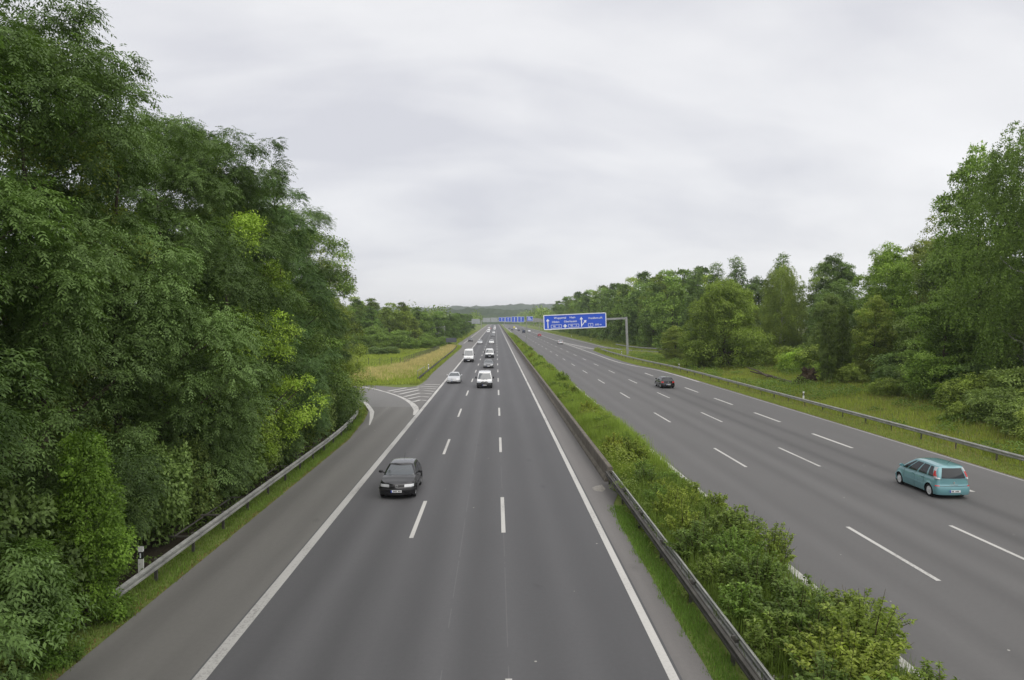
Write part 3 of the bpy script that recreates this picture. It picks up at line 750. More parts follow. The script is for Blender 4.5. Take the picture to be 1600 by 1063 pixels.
# ---- median planting
def shrub(i, x, y, s, tint, label, group, wide=None):
    e_ = empty('shrub', (x, y, float(ground_h(x, y)) - 0.05), random.Random(int(x * 91 + y * 37)).random() * 6.283)
    e_.scale = (wide or s, wide or s, s)
    f_ = link('foliage', SHR[i % 5][0], e_); f_.color = (*tint, 1)
    link('stem', SHR[i % 5][1], e_)
    tag(e_, label, 'shrub', group)
rr_ = random.Random(11)
nearS = [(7.0, 10.5, 1.1), (8.4, 11.2, 1.25), (9.2, 12.8, 1.1), (7.4, 12.9, 1.2), (8.6, 14.0, 1.15), (6.9, 14.9, 1.0), (9.5, 15.2, 0.85), (7.9, 16.0, 1.15), (8.9, 17.2, 1.05), (7.0, 17.6, 1.0), (9.75, 19.2, 1.05), (8.0, 18.7, 1.05), (6.9, 19.9, 0.9), (8.9, 20.2, 0.8),
         (7.7, 21.3, 1.0), (8.6, 22.7, 0.95), (7.0, 22.6, 0.9), (9.5, 24.6, 1.0), (8.0, 24.2, 1.05), (7.1, 25.2, 0.9), (9.1, 26.4, 1.05), (8.2, 26.6, 0.95), (7.2, 27.6, 0.85), (9.6, 28.4, 0.85), (8.5, 28.9, 0.95), (7.3, 30.0, 0.85), (9.3, 30.8, 0.85), (8.2, 31.4, 0.9), (7.2, 32.5, 0.75), (9.0, 33.2, 0.75),
         (8.0, 34.3, 0.8), (7.3, 35.6, 0.7), (8.7, 36.0, 0.68), (9.4, 37.2, 0.55), (7.8, 37.8, 0.72), (8.5, 39.0, 0.6), (7.6, 46.0, 0.75), (8.4, 47.0, 0.7), (7.5, 48.0, 0.7), (8.8, 48.6, 0.6)]
SP = {2: 'light green shrub at the bottom edge overhanging the white line', 10: 'tallest shrub with upright shoots hiding the white edge line', 17: 'brushy shrub leaning out over the right carriageway edge line', 36: 'dark leaved shrub at the far end of the near hedge', 33: 'small round shrub alone on the white edge line of the median'}
for k, (x, y, s) in enumerate(nearS):
    if k in (4, 15): continue
    tn = rr_.choice([(1.0, 1.05, .9), (1.15, 1.15, .85), (0.78, 0.88, 0.8), (1.38, 1.3, .9), (0.95, 1.12, .9)])
    if k == 36: tn = (0.7, 0.8, 0.72)
    shrub(k * 3 + k // 4, x, y, s * (0.85 + 0.3 * rr_.random()), tn, SP.get(k, 'leafy shrub in the dense planting behind the median guardrail'), 'shrubs on the central reservation', s * (0.75 + 0.35 * rr_.random()))
for k in range(90):
    y = 41 + k * 3.6 + rr_.random() * 3; x = 7.0 + rr_.random() * 2.2
    shrub(k, x, y, 0.55 + 0.45 * rr_.random(), rr_.choice([(1.25, 1.2, .85), (1.0, 1.1, .85), (1.5, 1.3, .8)]), 'low shrub among tall grass behind the concrete barrier', 'low shrubs along the concrete barrier', 0.6 + 0.5 * rr_.random())

# ---- grass
def grass(name, region, n, h, wd, mat, label=None, seed=1, lean=0.5, tint=0.5, per=1, kind='stuff', patch=0.0, color=(1, 1, 1)):
    """region(rng, n) -> x, y of the tufts"""
    g_ = np.random.default_rng(seed); x, y = region(g_, n)
    z = ground_h(x, y) - 0.02; n = len(x)
    P = np.c_[x, y, z]
    az = g_.random(n) * 6.283
    D = unit(np.c_[np.cos(az) * lean * g_.random(n), np.sin(az) * lean * g_.random(n), np.ones(n)])
    Nn = np.c_[np.cos(az), np.sin(az), 0.35 * np.ones(n)]
    pt = vnoise(x, y, 0.8, seed) * 0.5 + vnoise(x, y, 2.2, seed + 1) * 0.5
    L_ = h * (0.5 + 0.75 * g_.random(n)) * (1 + patch * pt)
    me = leaf_mesh(name, P, D, unit(Nn), L_, wd, tint + 0.16 * pt + g_.normal(size=n) * 0.15, mat, 0.25)
    o = link(name, me); o.color = (*color, 1)
    return tag(o, label, None, None, kind)
def band(xa, xb, y0, y1, pw=1.0):
    def f(g_, n):
        y = y0 + (y1 - y0) * g_.random(n) ** pw
        la = np.interp(y, [q[0] for q in xa], [q[1] for q in xa]) if isinstance(xa, list) else np.full(n, xa)
        lb = np.interp(y, [q[0] for q in xb], [q[1] for q in xb]) if isinstance(xb, list) else np.full(n, xb)
        ed = 0.07 * np.sin(y * 2.1 + 1.7 * np.sin(y * 0.37)) + 0.05 * np.sin(y * 5.3 + np.sin(y)) + g_.normal(size=n) * 0.07
        return la + (lb - la) * g_.random(n) + ed, y
    return f
VR = [(-20, -10.72), (45, -10.72), (52.6, -10.75), (57.9, -11.1), (62, -11.45), (66.3, -11.95), (69.8, -12.5), (72.2, -12.95), (78, -15)]
grass('verge_grass', band([(q[0], q[1] - 1.15) for q in VR], VR, 9, 78), 26000, 0.16, 0.022, L_GRASS, 'green verge grass between the left guardrail and the pavement', 3, 0.9, 0.42, color=(0.75, 0.95, 0.8), patch=0.5)
grass('dry_verge_litter', band([(q[0], q[1] - 0.12) for q in VR], [(q[0], q[1] + 0.06) for q in VR], 9, 70), 4200, 0.08, 0.04, L_DRY, 'dry brown leaves and grass at the left pavement edge', 4, 3.0, 0.3, color=(0.75, 0.6, 0.5))
grass('median_strip_grass', band(5.22, 5.95, 8, 33.6), 17000, 0.14, 0.020, L_GRASS, 'short green grass strip before the median guardrail', 5, 0.8, 0.5, color=(0.72, 1.0, 0.85), patch=0.4)
grass('median_grass', band(6.3, 9.65, 37.5, 95), 52000, 0.72, 0.030, L_GRASS, 'tall grass on the central reservation behind the concrete barrier', 6, 0.5, 0.52, patch=0.7, color=(0.90, 1.04, 0.8))
grass('median_grass_beyond', band(6.3, 9.75, 95, 420, 1.5), 42000, 0.75, 0.09, L_GRASS, 'grass strip of the central reservation running into the distance', 7, 0.5, 0.5, patch=0.7, color=(0.90, 1.04, 0.8))
grass('median_grass_under_shrubs', band(6.2, 9.6, 7, 38), 26000, 0.85, 0.020, L_GRASS, 'grass under the median shrubs', 8, 0.7, 0.4, color=(0.7, 0.85, 0.7))
RV = [(q[0], q[1] + 0.12) for q in RE[:-2]] + [(188, 26.7), (208, 27.4)]
grass('right_verge_grass', band(RV, [(-20, 30.6), (118, 30.7), (150, 28.6), (200, 28.4), (208, 28.0)], 22, 205, 1.2), 50000, 0.17, 0.032, L_GRASS, 'mown grass strip between the right pavement edge and the guardrail', 9, 0.8, 0.55, patch=0.4)
grass('right_verge_litter', band([(q[0], q[1] - 0.12) for q in RV], [(q[0], q[1] + 0.25) for q in RV], 22, 150), 9000, 0.08, 0.05, L_DRY, 'dry soil coloured litter along the right pavement edge', 10, 3.0, 0.3, color=(0.8, 0.7, 0.6))
grass('bank_grass', band([(-20, 30.7), (118, 30.9), (150, 29.4), (170, 29.0)], [(-20, 52), (170, 52)], 36, 170, 1.25), 130000, 0.38, 0.05, L_GRASS, 'lush tall grass on the bank behind the right guardrail', 11, 0.6, 0.55, patch=0.7, color=(1.08, 1.08, 0.85))
grass('slip_road_grass', band([(170, 29), (190, 28.2), (205, 28)], [(170, 52), (178, 42), (190, 36), (205, 30)], 168, 206), 12000, 0.6, 0.10, L_GRASS, 'tall weeds between the right carriageway and its slip road', 12, 0.6, 0.55, patch=0.6)
grass('far_bank_grass', band([(195, 46), (205, 39), (222, 36), (300, 35.5), (700, 34.5)], [(195, 52), (700, 46)], 195, 500, 1.6), 22000, 0.5, 0.14, L_GRASS, 'grass bank beside the far right slip road', 13, 0.6, 0.5)
ML = [(92, -19.5), (95.5, -16.2), (98, -10.3), (104, -10.15), (120, -10.5), (222, -10.6), (240, -12.5), (262, -13.8), (500, -14)]
grass('meadow_grass', band([(94, -50), (240, -42)], [(94.5, -17.5), (96, -15), (97.5, -10.6), (107, -10.4), (240, -11.2)], 95, 236, 1.25), 75000, 0.45, 0.10, L_GRASS, 'green meadow grass beside the left slip road', 14, 0.7, 0.55, patch=0.4, color=(1.1, 1.12, 0.85))
def tri_dry(g_, n):
    y = 101 + 135 * g_.random(n) ** 1.1
    xr = np.interp(y, [101, 106, 115, 130, 200, 236], [-17, -13.5, -12.6, -12.2, -11.8, -12.8])
    xl = np.interp(y, [101, 108, 118, 137, 150, 200, 236], [-26, -27, -27, -19, -17.6, -15.8, -16.5])
    return xl + (xr - xl) * np.clip(0.5 + 0.26 * g_.normal(size=n), -0.05, 1.05), y
grass('dry_meadow_grass', tri_dry, 46000, 0.65, 0.05, L_DRY, 'yellow dry grass belt between fence and left shoulder', 15, 0.6, 0.5, patch=0.5, color=(1.15, 1.10, 0.95))
grass('left_shoulder_grass', band([(97, -11.5), (236, -12.2)], [(97, -10.4), (104, -10.1), (120, -10.45), (236, -11.0)], 97, 236, 1.2), 14000, 0.26, 0.06, L_GRASS, 'short grass along the left hard shoulder edge', 16, 0.8, 0.5)
grass('slope_grass', band(-60, [(178, -14), (300, -14)], 178, 300), 40000, 0.55, 0.16, L_GRASS, 'rough grass on the slope below the left wood', 17, 0.6, 0.5, patch=0.5)
grass('far_left_bank_grass', band(-20, -13.9, 240, 520, 1.4), 14000, 0.7, 0.16, L_GRASS, 'weeds along the far left shoulder', 18, 0.6, 0.5, patch=0.5)

def weeds(name, region, n, hmax, leaf, label, seed, color):
    g_ = np.random.default_rng(seed); x, y = region(g_, n)
    hh = hmax * np.clip(0.25 + 0.55 * vnoise(x, y, 0.45, seed) + 0.35 * vnoise(x, y, 1.4, seed + 1), 0.05, 1.2)
    ok = hh > hmax * 0.16 + 0.12 * hmax * g_.random(len(x)); x, y, hh = x[ok], y[ok], hh[ok]
    k_ = len(x); P = np.c_[x, y, ground_h(x, y) + hh * g_.random(k_) ** 0.4]
    az = g_.random(k_) * 6.283
    D = unit(np.c_[np.cos(az), np.sin(az), 0.5 * g_.normal(size=k_)]); Nn = unit(np.c_[0.5 * g_.normal(size=(k_, 2)), np.ones(k_)])
    L_ = leaf * (0.6 + 0.8 * g_.random(k_))
    me = leaf_mesh(name, P, D, Nn, L_, L_ * 0.6, 0.5 + 0.18 * vnoise(x, y, 0.7, seed + 2) + 0.14 * g_.normal(size=k_), L_SHRUB, 0.25)
    o = link(name, me); o.color = (*color, 1)
    return tag(o, label, None, None, 'stuff')
grass('bank_seed_stalks', band([(-20, 29.0), (118, 29.2), (150, 28.0)], [(-20, 50), (170, 46)], 34, 168, 1.4), 16000, 0.7, 0.018, L_DRY, 'dry seed stalks standing in the grass of the right bank', 41, 0.5, 0.35, patch=0.5, color=(0.85, 0.8, 0.6))
weeds('bank_weeds', band([(-20, 31.3), (118, 31.5), (150, 30), (170, 29.6)], [(-20, 54), (170, 54)], 36, 165, 1.3), 120000, 1.7, 0.19, 'tangle of weeds and brambles covering the bank behind the right guardrail', 31, (0.72, 0.84, 0.66))
weeds('median_weeds', band(6.4, 9.6, 8, 330, 1.6), 70000, 1.1, 0.11, 'leafy weeds among grass on the central reservation', 32, (1.2, 1.15, 0.85))
weeds('understory_weeds', band([(20, -14.6), (76, -16.5)], [(20, -12.0), (60, -12.6), (76, -15.2)], 21, 76), 16000, 0.9, 0.12, 'ivy and weeds under the trees behind the left guardrail', 36, (0.62, 0.74, 0.6))
weeds('rail_weeds', band(5.9, 6.7, 9, 37), 9000, 1.15, 0.10, 'weeds and twigs growing through the median guardrail', 35, (0.95, 1.0, 0.8))
weeds('meadow_weeds', band([(100, -45), (240, -60)], [(100, -14), (240, -13)], 108, 290, 1.0), 30000, 0.8, 0.28, 'weeds in the left meadow and on the slope', 33, (1.1, 1.1, 0.85))
weeds('verge_weeds', band([(q[0], q[1] - 1.6) for q in VR], [(q[0], q[1] - 0.7) for q in VR], 26.5, 76), 8000, 0.5, 0.09, 'weeds at the foot of the left guardrail', 34, (0.75, 0.85, 0.7))

# ---- distance: wooded hills
def hill(name, x0, x1, y, depth, hfun, nx, ny, seed, mat):
    X_ = np.linspace(x0, x1, nx); V_ = np.linspace(0, 1, ny); rows_ = []
    g_ = np.random.default_rng(seed)
    for v in V_:
        base = np.sin(np.pi * min(v, 0.5)) * hfun(X_)
        bump_ = (vnoise(X_, y + v * depth, 0.10, seed) * 2.5 + vnoise(X_, y + v * depth, 0.035, seed + 1) * 3.5 + g_.normal(size=nx) * 1.3) * min(1, 4 * v)
        rows_.append([(float(a), float(y + v * depth), float(max(-3, b0 + bb))) for a, b0, bb in zip(X_, base, bump_)])
    return MB().grid(rows_).build(name, mat, None, None, 'structure')
def hill_mat(name, c0, c1):
    m, t = new_mat(name); b = NB(t); p = b.pos()
    n = b.noise(p, 0.06, 6, 0.7); n2 = b.noise(p, 0.012, 3, 0.5)
    b.out(b.bsdf(b.ramp(b.math('MULTIPLY_ADD', n2, 0.5, b.math('MULTIPLY', n, 0.5)), [(0.35, c0), (0.65, c1)]), 0.95, 0, 0.1))
    return m
HM = hill_mat('hill_forest', (0.022, 0.042, 0.014), (0.062, 0.092, 0.032))
hill('hills', -2600, 3200, 2300, 1300, lambda x: 60 + 6 * np.sin(x / 330 + 0.6) + 4 * np.sin(x / 140), 560, 14, 3, HM)
hill('hills', -1800, 2000, 1250, 500, lambda x: 23 + 4 * np.sin(x / 160 + 1.5) + 0.015 * np.maximum(x, 0), 520, 12, 5, HM)
# a far wood that reads as one mass
def far_wood(name, label, x0, x1, y0, y1, n, hh, seed, tint, leaf=1.6):
    g_ = np.random.default_rng(seed)
    cx = x0 + (x1 - x0) * g_.random(n); cy = y0 + (y1 - y0) * g_.random(n); hc = hh * (0.7 + 0.5 * g_.random(n))
    C = np.c_[cx, cy, hc * 0.6]; S = hc * 0.42
    idx, v, P = clump_leaves(g_, C, S, np.tile([0, 0, 0.3], (n, 1)), 130, 1.3)
    k_ = len(P)
    me = leaf_mesh(name, P, unit(randu(g_, k_) - np.array([0, 0, .4])), unit(v + np.array([0, 0, .6])), leaf * (0.7 + 0.6 * g_.random(k_)), leaf * 0.75, 0.5 + (g_.normal(size=n) * 0.16)[idx] + g_.normal(size=k_) * 0.1, L_BROAD)
    o = link(name, me); o.color = (*tint, 1)
    return tag(o, label, None, None, 'stuff')
far_wood('far_wood', 'dark wood on both sides of the road in the far distance, right', 34, 260, 560, 1150, 170, 17, 21, (1.0, 1.05, 0.85))
far_wood('far_wood', 'wood in the far distance left of the road', -240, -18, 560, 1150, 150, 13, 22, (1.05, 1.1, 0.85))
far_wood('far_wood', 'mixed wood behind the right row of trees', 68, 140, 230, 520, 110, 15, 23, (0.95, 1.0, 0.85), 1.0)
far_wood('far_wood', 'pale wood behind the left meadow trees', -150, -24, 285, 430, 150, 12, 24, (0.95, 1.0, 0.75), 1.0)

# ------------------------------------------------------------------ roadside furniture
STEEL = simple('galvanised_steel', (0.33, 0.33, 0.305), 0.55, 0.35, 0.5, 0, 0.16, 2.5)
STEELD = simple('weathered_shaded_steel', (0.075, 0.07, 0.06), 0.65, 0.35, 0.4, 0, 0.2, 2.5)  # weathered tone; the median rail's left beams also use it as painted shade
POSTM = simple('post_steel', (0.10, 0.095, 0.085), 0.7, 0.3, 0.4, 0, 0.2, 3)
WHITE = simple('white_plastic', (0.78, 0.78, 0.76), 0.5, 0, 0.4, 0, 0.04)
BLACK = simple('black_plastic', (0.018, 0.018, 0.018), 0.5, 0, 0.4, 0, 0.1)
GREY = simple('grey_painted_steel', (0.31, 0.315, 0.31), 0.5, 0.2, 0.4, 0, 0.06, 1.0)
SIGNBACK = simple('sign_back_grey', (0.36, 0.38, 0.39), 0.55, 0.2, 0.4, 0, 0.06, 1.0)
BLUEM = simple('sign_blue', (0.026, 0.098, 0.62), 0.45, 0, 0.4, 0, 0.02, 0.6)
SIGNW = simple('sign_white', (0.82, 0.84, 0.88), 0.5, 0, 0.4, 0, 0.02)

WPROF = [(0.0, 0.43), (0.012, 0.455), (0.085, 0.485), (0.085, 0.545), (0.02, 0.575), (0.02, 0.61), (0.085, 0.64), (0.085, 0.70), (0.012, 0.728), (0.0, 0.752)]
def beam_mesh(side, length, lift=0.0, mt=None):
    """corrugated rail along +Y, its traffic face towards side*X; real sheet thickness"""
    f_ = [(side * d, z + lift) for d, z in WPROF]; b2 = [(side * (d - 0.022), z + lift) for d, z in WPROF[::-1]]
    prof = f_ + b2
    mb = MB().grid([[(x, y, z) for x, z in prof] for y in (0, length)], flip=side > 0, closed=True)
    mb.f += [tuple(range(len(prof))), tuple(range(len(prof), 2 * len(prof)))[::-1]]
    return mesh('rail_beam', mb.v, mb.f, mt or STEEL, 35)
def step_poly(pl, step):
    P = np.array(pl, float); d = np.r_[0, np.cumsum(np.hypot(*np.diff(P, axis=0).T))]; n = int(d[-1] // step)
    s = np.arange(n + 1) * step
    return np.c_[np.interp(s, d, P[:, 0]), np.interp(s, d, P[:, 1])]
def guardrail(pl, side, label, group=None, step=4.0, double=False, handrail=None, sink=0.0, mt=None):
    root = tag(empty('guardrail', (pl[0][0], pl[0][1], 0)), label, 'guardrail', group)
    P = step_poly(pl, step); bmsh = beam_mesh(side, step, 0, mt or (STEELD if double else STEEL)); bm2 = beam_mesh(-side, step) if double else None  # double rail: traffic-face beam has shade painted in on top of its weathering
    pm_ = MB().box(-.05, .05, -.035, .035, -0.1, 0.74)
    pm_.box(min(0, side * .10), max(0, side * .10), -.06, .06, 0.50, 0.68) if not double else pm_.box(-.15, .15, -.03, .03, 0.56, 0.64)
    pmesh = mesh('post', pm_.v, pm_.f, POSTM)
    o_ = Vector(root.location)
    for i in range(len(P)):
        a_ = P[max(0, i - 1)] if i == len(P) - 1 else P[i]; b_ = P[min(i + 1, len(P) - 1)]
        ang = math.atan2(b_[1] - a_[1], b_[0] - a_[0]) - math.pi / 2
        z = float(ground_h(P[i][0], P[i][1])) * 0.5 - sink
        if i < len(P) - 1:
            c_ = link('rail_beam', bmsh, root, Vector((P[i][0], P[i][1], z)) - o_ + Vector((math.cos(ang), math.sin(ang), 0)) * (side * (0.12 if not double else 0.13)))
            c_.rotation_euler.z = ang
            if double:
                c_ = link('rail_beam', bm2, root, Vector((P[i][0], P[i][1], z)) - o_ - Vector((math.cos(ang), math.sin(ang), 0)) * side * 0.13); c_.rotation_euler.z = ang
        c_ = link('post', pmesh, root, Vector((P[i][0], P[i][1], z)) - o_); c_.rotation_euler.z = ang
    if handrail:
        for q, (y0, y1) in enumerate(handrail):
            x0, x1 = [float(np.interp(v, [p_[1] for p_ in pl], [p_[0] for p_ in pl])) for v in (y0, y1)]
            MB().tube([(x0 - .62 - o_.x, y0 - o_.y, 0.62), (x1 - .62 - o_.x, y1 - o_.y, 0.62)], 0.035, 6).build('rear_rail', STEELD, root)
            for yy, xx in ((y0, x0), (y1, x1)):
                MB().box(xx - o_.x - .72, xx - o_.x - .0, yy - o_.y - .04, yy - o_.y + .04, 0.655, 0.70).build('bracket', STEELD, root)
    return root
guardrail([(-11.35, 21.3), (-11.38, 40), (-11.42, 50), (-11.6, 55.5), (-11.9, 60), (-12.25, 63.6), (-12.75, 67), (-13.4, 70), (-14.6, 73.6)], 1,
          'pale steel guardrail bending left along the foot of the left tree wall', handrail=[(26.9, 29.8), (29.9, 32.8), (37.0, 39.8), (43.0, 45.8)], step=3.0)
guardrail([(30.85, 20), (30.95, 60), (30.9, 110), (30.5, 125), (29.4, 140), (28.7, 155), (28.5, 170), (28.5, 197)], -1, 'long steel guardrail on dark posts between right verge and bank')
guardrail([(39.0, 235), (39.6, 220), (41.5, 206), (46, 196), (54, 188)], 1, 'guardrail on the outer side of the far right slip road')
guardrail([(-11.1, 103), (-11.3, 140), (-11.5, 190), (-12.1, 224), (-13.4, 238)], 1, 'rusty looking low guardrail between dry meadow and left hard shoulder', sink=0.22, mt=STEELD)
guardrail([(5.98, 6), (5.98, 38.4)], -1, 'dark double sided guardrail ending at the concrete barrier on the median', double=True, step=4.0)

def concrete(name, c0, c1):
    m, t = new_mat(name); b = NB(t); p = b.pos()
    n = b.noise(p, 1.3, 5, 0.65); st = b.noise(b.mapping(p, (6, 1.2, 0.25)), 1.4, 4, 0.6); f_ = b.noise(p, 24, 3, 0.7)
    k = b.math('ADD', b.math('MULTIPLY', n, 0.35), b.math('MULTIPLY_ADD', st, 0.45, b.math('MULTIPLY', f_, 0.2)))
    b.out(b.bsdf(b.ramp(k, [(0.34, c0), (0.62, c1)]), 0.85, 0, 0.25, normal=b.bump(f_, 0.3, 0.01)))
    return m
CONC = concrete('barrier_concrete', (0.080, 0.070, 0.055), (0.185, 0.165, 0.138))
CONC2 = concrete('kerb_concrete', (0.15, 0.14, 0.12), (0.30, 0.285, 0.26))
def barrier_seg(length, name='barrier_segment'):
    prof = [(-0.30, -0.05), (-0.30, 0.08), (-0.19, 0.26), (-0.135, 0.74), (-0.10, 0.80), (0.12, 0.80), (0.155, 0.74), (0.20, 0.26), (0.30, 0.08), (0.30, -0.05)]
    mb = MB().grid([[(x, y, z) for x, z in prof] for y in (0.008, length - 0.008)], flip=True)
    mb.f += [tuple(range(len(prof)))[::-1], tuple(range(len(prof), 2 * len(prof)))]
    return mesh(name, mb.v, mb.f, CONC)
bar = tag(empty('concrete_barrier', (6.1, 38.6, 0)), 'stained concrete barrier wall running along the left edge of the median', 'barrier')
s6 = barrier_seg(6.0)
for k in range(60): link('barrier_segment', s6, bar, (0, k * 6.0, 0))
link('barrier_segment', barrier_seg(900), bar, (0, 360, 0))
wing = MB().grid([[(x * 0.8, y, z * 0.62) for x, z in [(-0.16, -0.05), (-0.16, 0.70), (0.16, 0.70), (0.16, -0.05)]] for y in (0, 3.4)], flip=True)
wing.f += [(3, 2, 1, 0), (4, 5, 6, 7)]
wo = wing.build('end_wing', CONC, bar); wo.location = (1.15, -3.1, 0); wo.rotation_euler.z = R(17)
tag(MB().add([(4.98, 36.6, .004), (5.35, 36.3, .004), (5.62, 36.9, .004), (5.55, 37.9, .004), (5.2, 37.6, .004), (4.95, 37.2, .004), (5.28, 37.0, .11)],
             [(0, 1, 6), (1, 2, 6), (2, 3, 6), (3, 4, 6), (4, 5, 6), (5, 0, 6)]).build('sand_heap', CONC2, None, 30),
    'small pale heap of grit on the shoulder at the barrier end', 'heap')
kb = tag(empty('kerb', (9.55, 8, 0)), 'thin pale kerb edge under the shrubs beside the right carriageway', 'kerb')
ks = mesh('kerb_stone', MB().box(-.06, .06, .01, 1.99, -0.1, 0.05).v, MB().box(-.06, .06, .01, 1.99, -0.1, 0.05).f, CONC2)
for k in range(40): link('kerb_stone', ks, kb, (0.12, k * 2.0, 0))
tag(MB().box(6.45, 7.15, 16.55, 16.72, -.05, .34).box(6.45, 6.62, 16.0, 16.55, -.05, .34).build('drain_box', CONC2), 'pale concrete box edge among shrubs at the bottom of the picture', 'box')

def marker(x, y, label, face=1):
    """roadside marker post: tapered white body, slanted top, black band, reflector"""
    e_ = tag(empty('marker_post', (x, y, float(ground_h(x, y)))), label, 'marker post')
    def sec(z, s): return [(-.085 * s, -.06 * s, z), (.085 * s, -.06 * s, z), (.06 * s, .06 * s, z), (-.06 * s, .06 * s, z)]
    def ring(z0, z1, s=1.0, tilt=0):
        lo, hi = sec(z0, s), sec(z1, s)
        hi = [(a, b_, c + (tilt if b_ > 0 else 0)) for a, b_, c in hi]
        return MB().add(lo + hi, [(0, 3, 2, 1), (4, 5, 6, 7), (0, 1, 5, 4), (1, 2, 6, 5), (2, 3, 7, 6), (3, 0, 4, 7)])
    ring(-.05, 0.66).build('lower_body', WHITE, e_)
    ring(0.662, 0.90, 1.02).build('black_band', BLACK, e_)
    ring(0.902, 1.10, 1.0, -0.05).build('cap', WHITE, e_)
    MB().box(-.02, .02, -.068, -.061, .70, .86).build('reflector', SIGNW, e_)
marker(-11.98, 24.6, 'black and white marker post beside the ivy at the left guardrail')
marker(32.5, 76.0, 'white marker post on the grass bank in front of the fallen trunk')
marker(31.4, 124.0, 'white marker post left of the round elder behind the right guardrail')
marker(30.0, 173.0, 'white marker post near the foot of the big blue sign')
marker(-11.5, 124.0, 'leaning marker post in the dry grass beside the left shoulder')
marker(36.2, 348.0, 'white marker post beside the far slip road, farther away')
marker(37.2, 284.0, 'white marker post beside the far slip road, nearer the guardrail end')
fr = tag(empty('handrail', (-11.9, 110, 0)), 'thin grey pipe handrail in the grass at the end of the left guardrail', 'handrail')
MB().tube([(0, 0, 0.9), (0.25, 9, 0.95)], .04, 6).build('rail', STEEL, fr)
for yy in (0.2, 4.5, 8.8): MB().tube([(yy * .027, yy, -.1), (yy * .027, yy, .92)], .035, 6).build('post', STEEL, fr)

# mesh fence in the left meadow
FP = [(-33, 138), (-26, 139.5), (-19.6, 139.0), (-17.6, 137.5), (-17.0, 150), (-16.4, 170), (-15.8, 203)]
fe = tag(empty('mesh_fence', (FP[0][0], FP[0][1], 0)), 'dark wire mesh fence bending through the left meadow', 'fence')
Pf = step_poly(FP, 2.2)
po = MB().box(-.04, .04, -.04, .04, -.2, 1.55); pme = mesh('post', po.v, po.f, POSTM)
wires = MB()
for i in range(len(Pf)):
    x, y = Pf[i]; z = float(ground_h(x, y))
    link('post', pme, fe, (x - FP[0][0], y - FP[0][1], z))
    if i + 1 < len(Pf):
        x2, y2 = Pf[i + 1]; z2 = float(ground_h(x2, y2))
        for hz in np.arange(0.1, 1.5, 0.2): wires.tube([(x - FP[0][0], y - FP[0][1], z + hz), (x2 - FP[0][0], y2 - FP[0][1], z2 + hz)], .006, 3, False)
        for f_ in np.arange(0.125, 1, 0.125):
            xx, yy, zz_ = x + (x2 - x) * f_ - FP[0][0], y + (y2 - y) * f_ - FP[0][1], z + (z2 - z) * f_
            wires.tube([(xx, yy, zz_ + .05), (xx, yy, zz_ + 1.5)], .006, 3, False)
wo = wires.build('wire_mesh', POSTM, fe); wo['kind'] = 'stuff'

# pale wall glimpsed between the trees on the left
nw = tag(empty('retaining_wall', (-31, 268, 3.0)), 'pale grey wall glimpsed between trees beyond the left meadow', 'wall')
pw_ = MB().box(0.02, 2.46, 0, .25, -1, 3.2); pmsh = mesh('wall_panel', pw_.v, pw_.f, simple('pale_wall', (0.30, 0.295, 0.30), 0.8, 0, 0.3, 0, 0.2, 0.8))
for k in range(5): link('wall_panel', pmsh, nw, (k * 2.48, k * -0.3, 0))

# fallen trunk, root plate, ivy clad trunks
def on_ground(x, y, dz=0): return (x, y, float(ground_h(x, y)) + dz)
lt = tag(empty('fallen_trunk', on_ground(37.4, 90)), 'long thin fallen trunk lying on the bank with its root plate', 'fallen tree')
o_ = Vector(lt.location)
MB().tube([Vector(on_ground(36.9, 89.5, .45)) - o_, Vector(on_ground(37.6, 99, .55)) - o_, Vector(on_ground(38.3, 108.5, .5)) - o_], [.24, .17, .09], 7).build('stem', BARK, lt, 60)
MB().tube([Vector(on_ground(37.2, 98.5, .5)) - o_, Vector(on_ground(37.5, 103, .95)) - o_, Vector(on_ground(38.0, 108.8, 1.1)) - o_], [.14, .12, .06], 6).build('branch', BARK, lt, 60)
rg = np.random.default_rng(5)
ROOT = bark_mat('root_soil', (0.024, 0.017, 0.010), (0.085, 0.062, 0.038), 9, 1)
def root_plate(x, y, s, label):
    e_ = tag(empty('root_plate', on_ground(x, y)), label, 'root plate')
    ico = bmesh.new(); bmesh.ops.create_icosphere(ico, subdivisions=3, radius=1.0)
    for v in ico.verts:
        k_ = 1 + 0.28 * math.sin(v.co.x * 5 + 1) * math.sin(v.co.z * 6) + 0.16 * rg.normal()
        v.co = Vector((v.co.x * s * .8 * k_, v.co.y * s * .45 * k_, s * .75 + v.co.z * s * 0.95 * k_))
    me_ = bpy.data.meshes.new('soil_plate'); ico.to_mesh(me_); ico.free(); me_.materials.append(ROOT); link('soil_plate', me_, e_)
    mb = MB()
    for k in range(40):
        d = Vector(rg.normal(size=3)); d.y *= .4; d = d.normalized(); p0 = Vector((0, 0, s * .8)) + d * s * .6; p1 = p0 + d * s * (.3 + .5 * rg.random()); 
        mb.tube([p0, (p0 + p1) / 2 + Vector(rg.normal(size=3)) * .1 * s, p1], [.06 * s, .04 * s, .01], 4, False)
    mb.build('roots', ROOT, e_)['kind'] = 'stuff'
root_plate(39.3, 90.5, 1.15, 'upright brown root plate of the fallen trunk')
root_plate(37.9, 89.8, 0.62, 'small brown clod of roots at the trunk end')
for k, (x, y, s, lb) in enumerate([(41.3, 89.5, 1.5, 'left one of two dark ivy clad trunks behind the root plate'), (43.6, 90.5, 1.6, 'right one of two dark ivy clad trunks behind the root plate')]):
    plant('ivy_trunk', 'ivy', 0, x, y, s, 0.9, (0.55, 0.6, 0.5), lb, 'tree', 'ivy clad trunks', rz=k * 1.3)

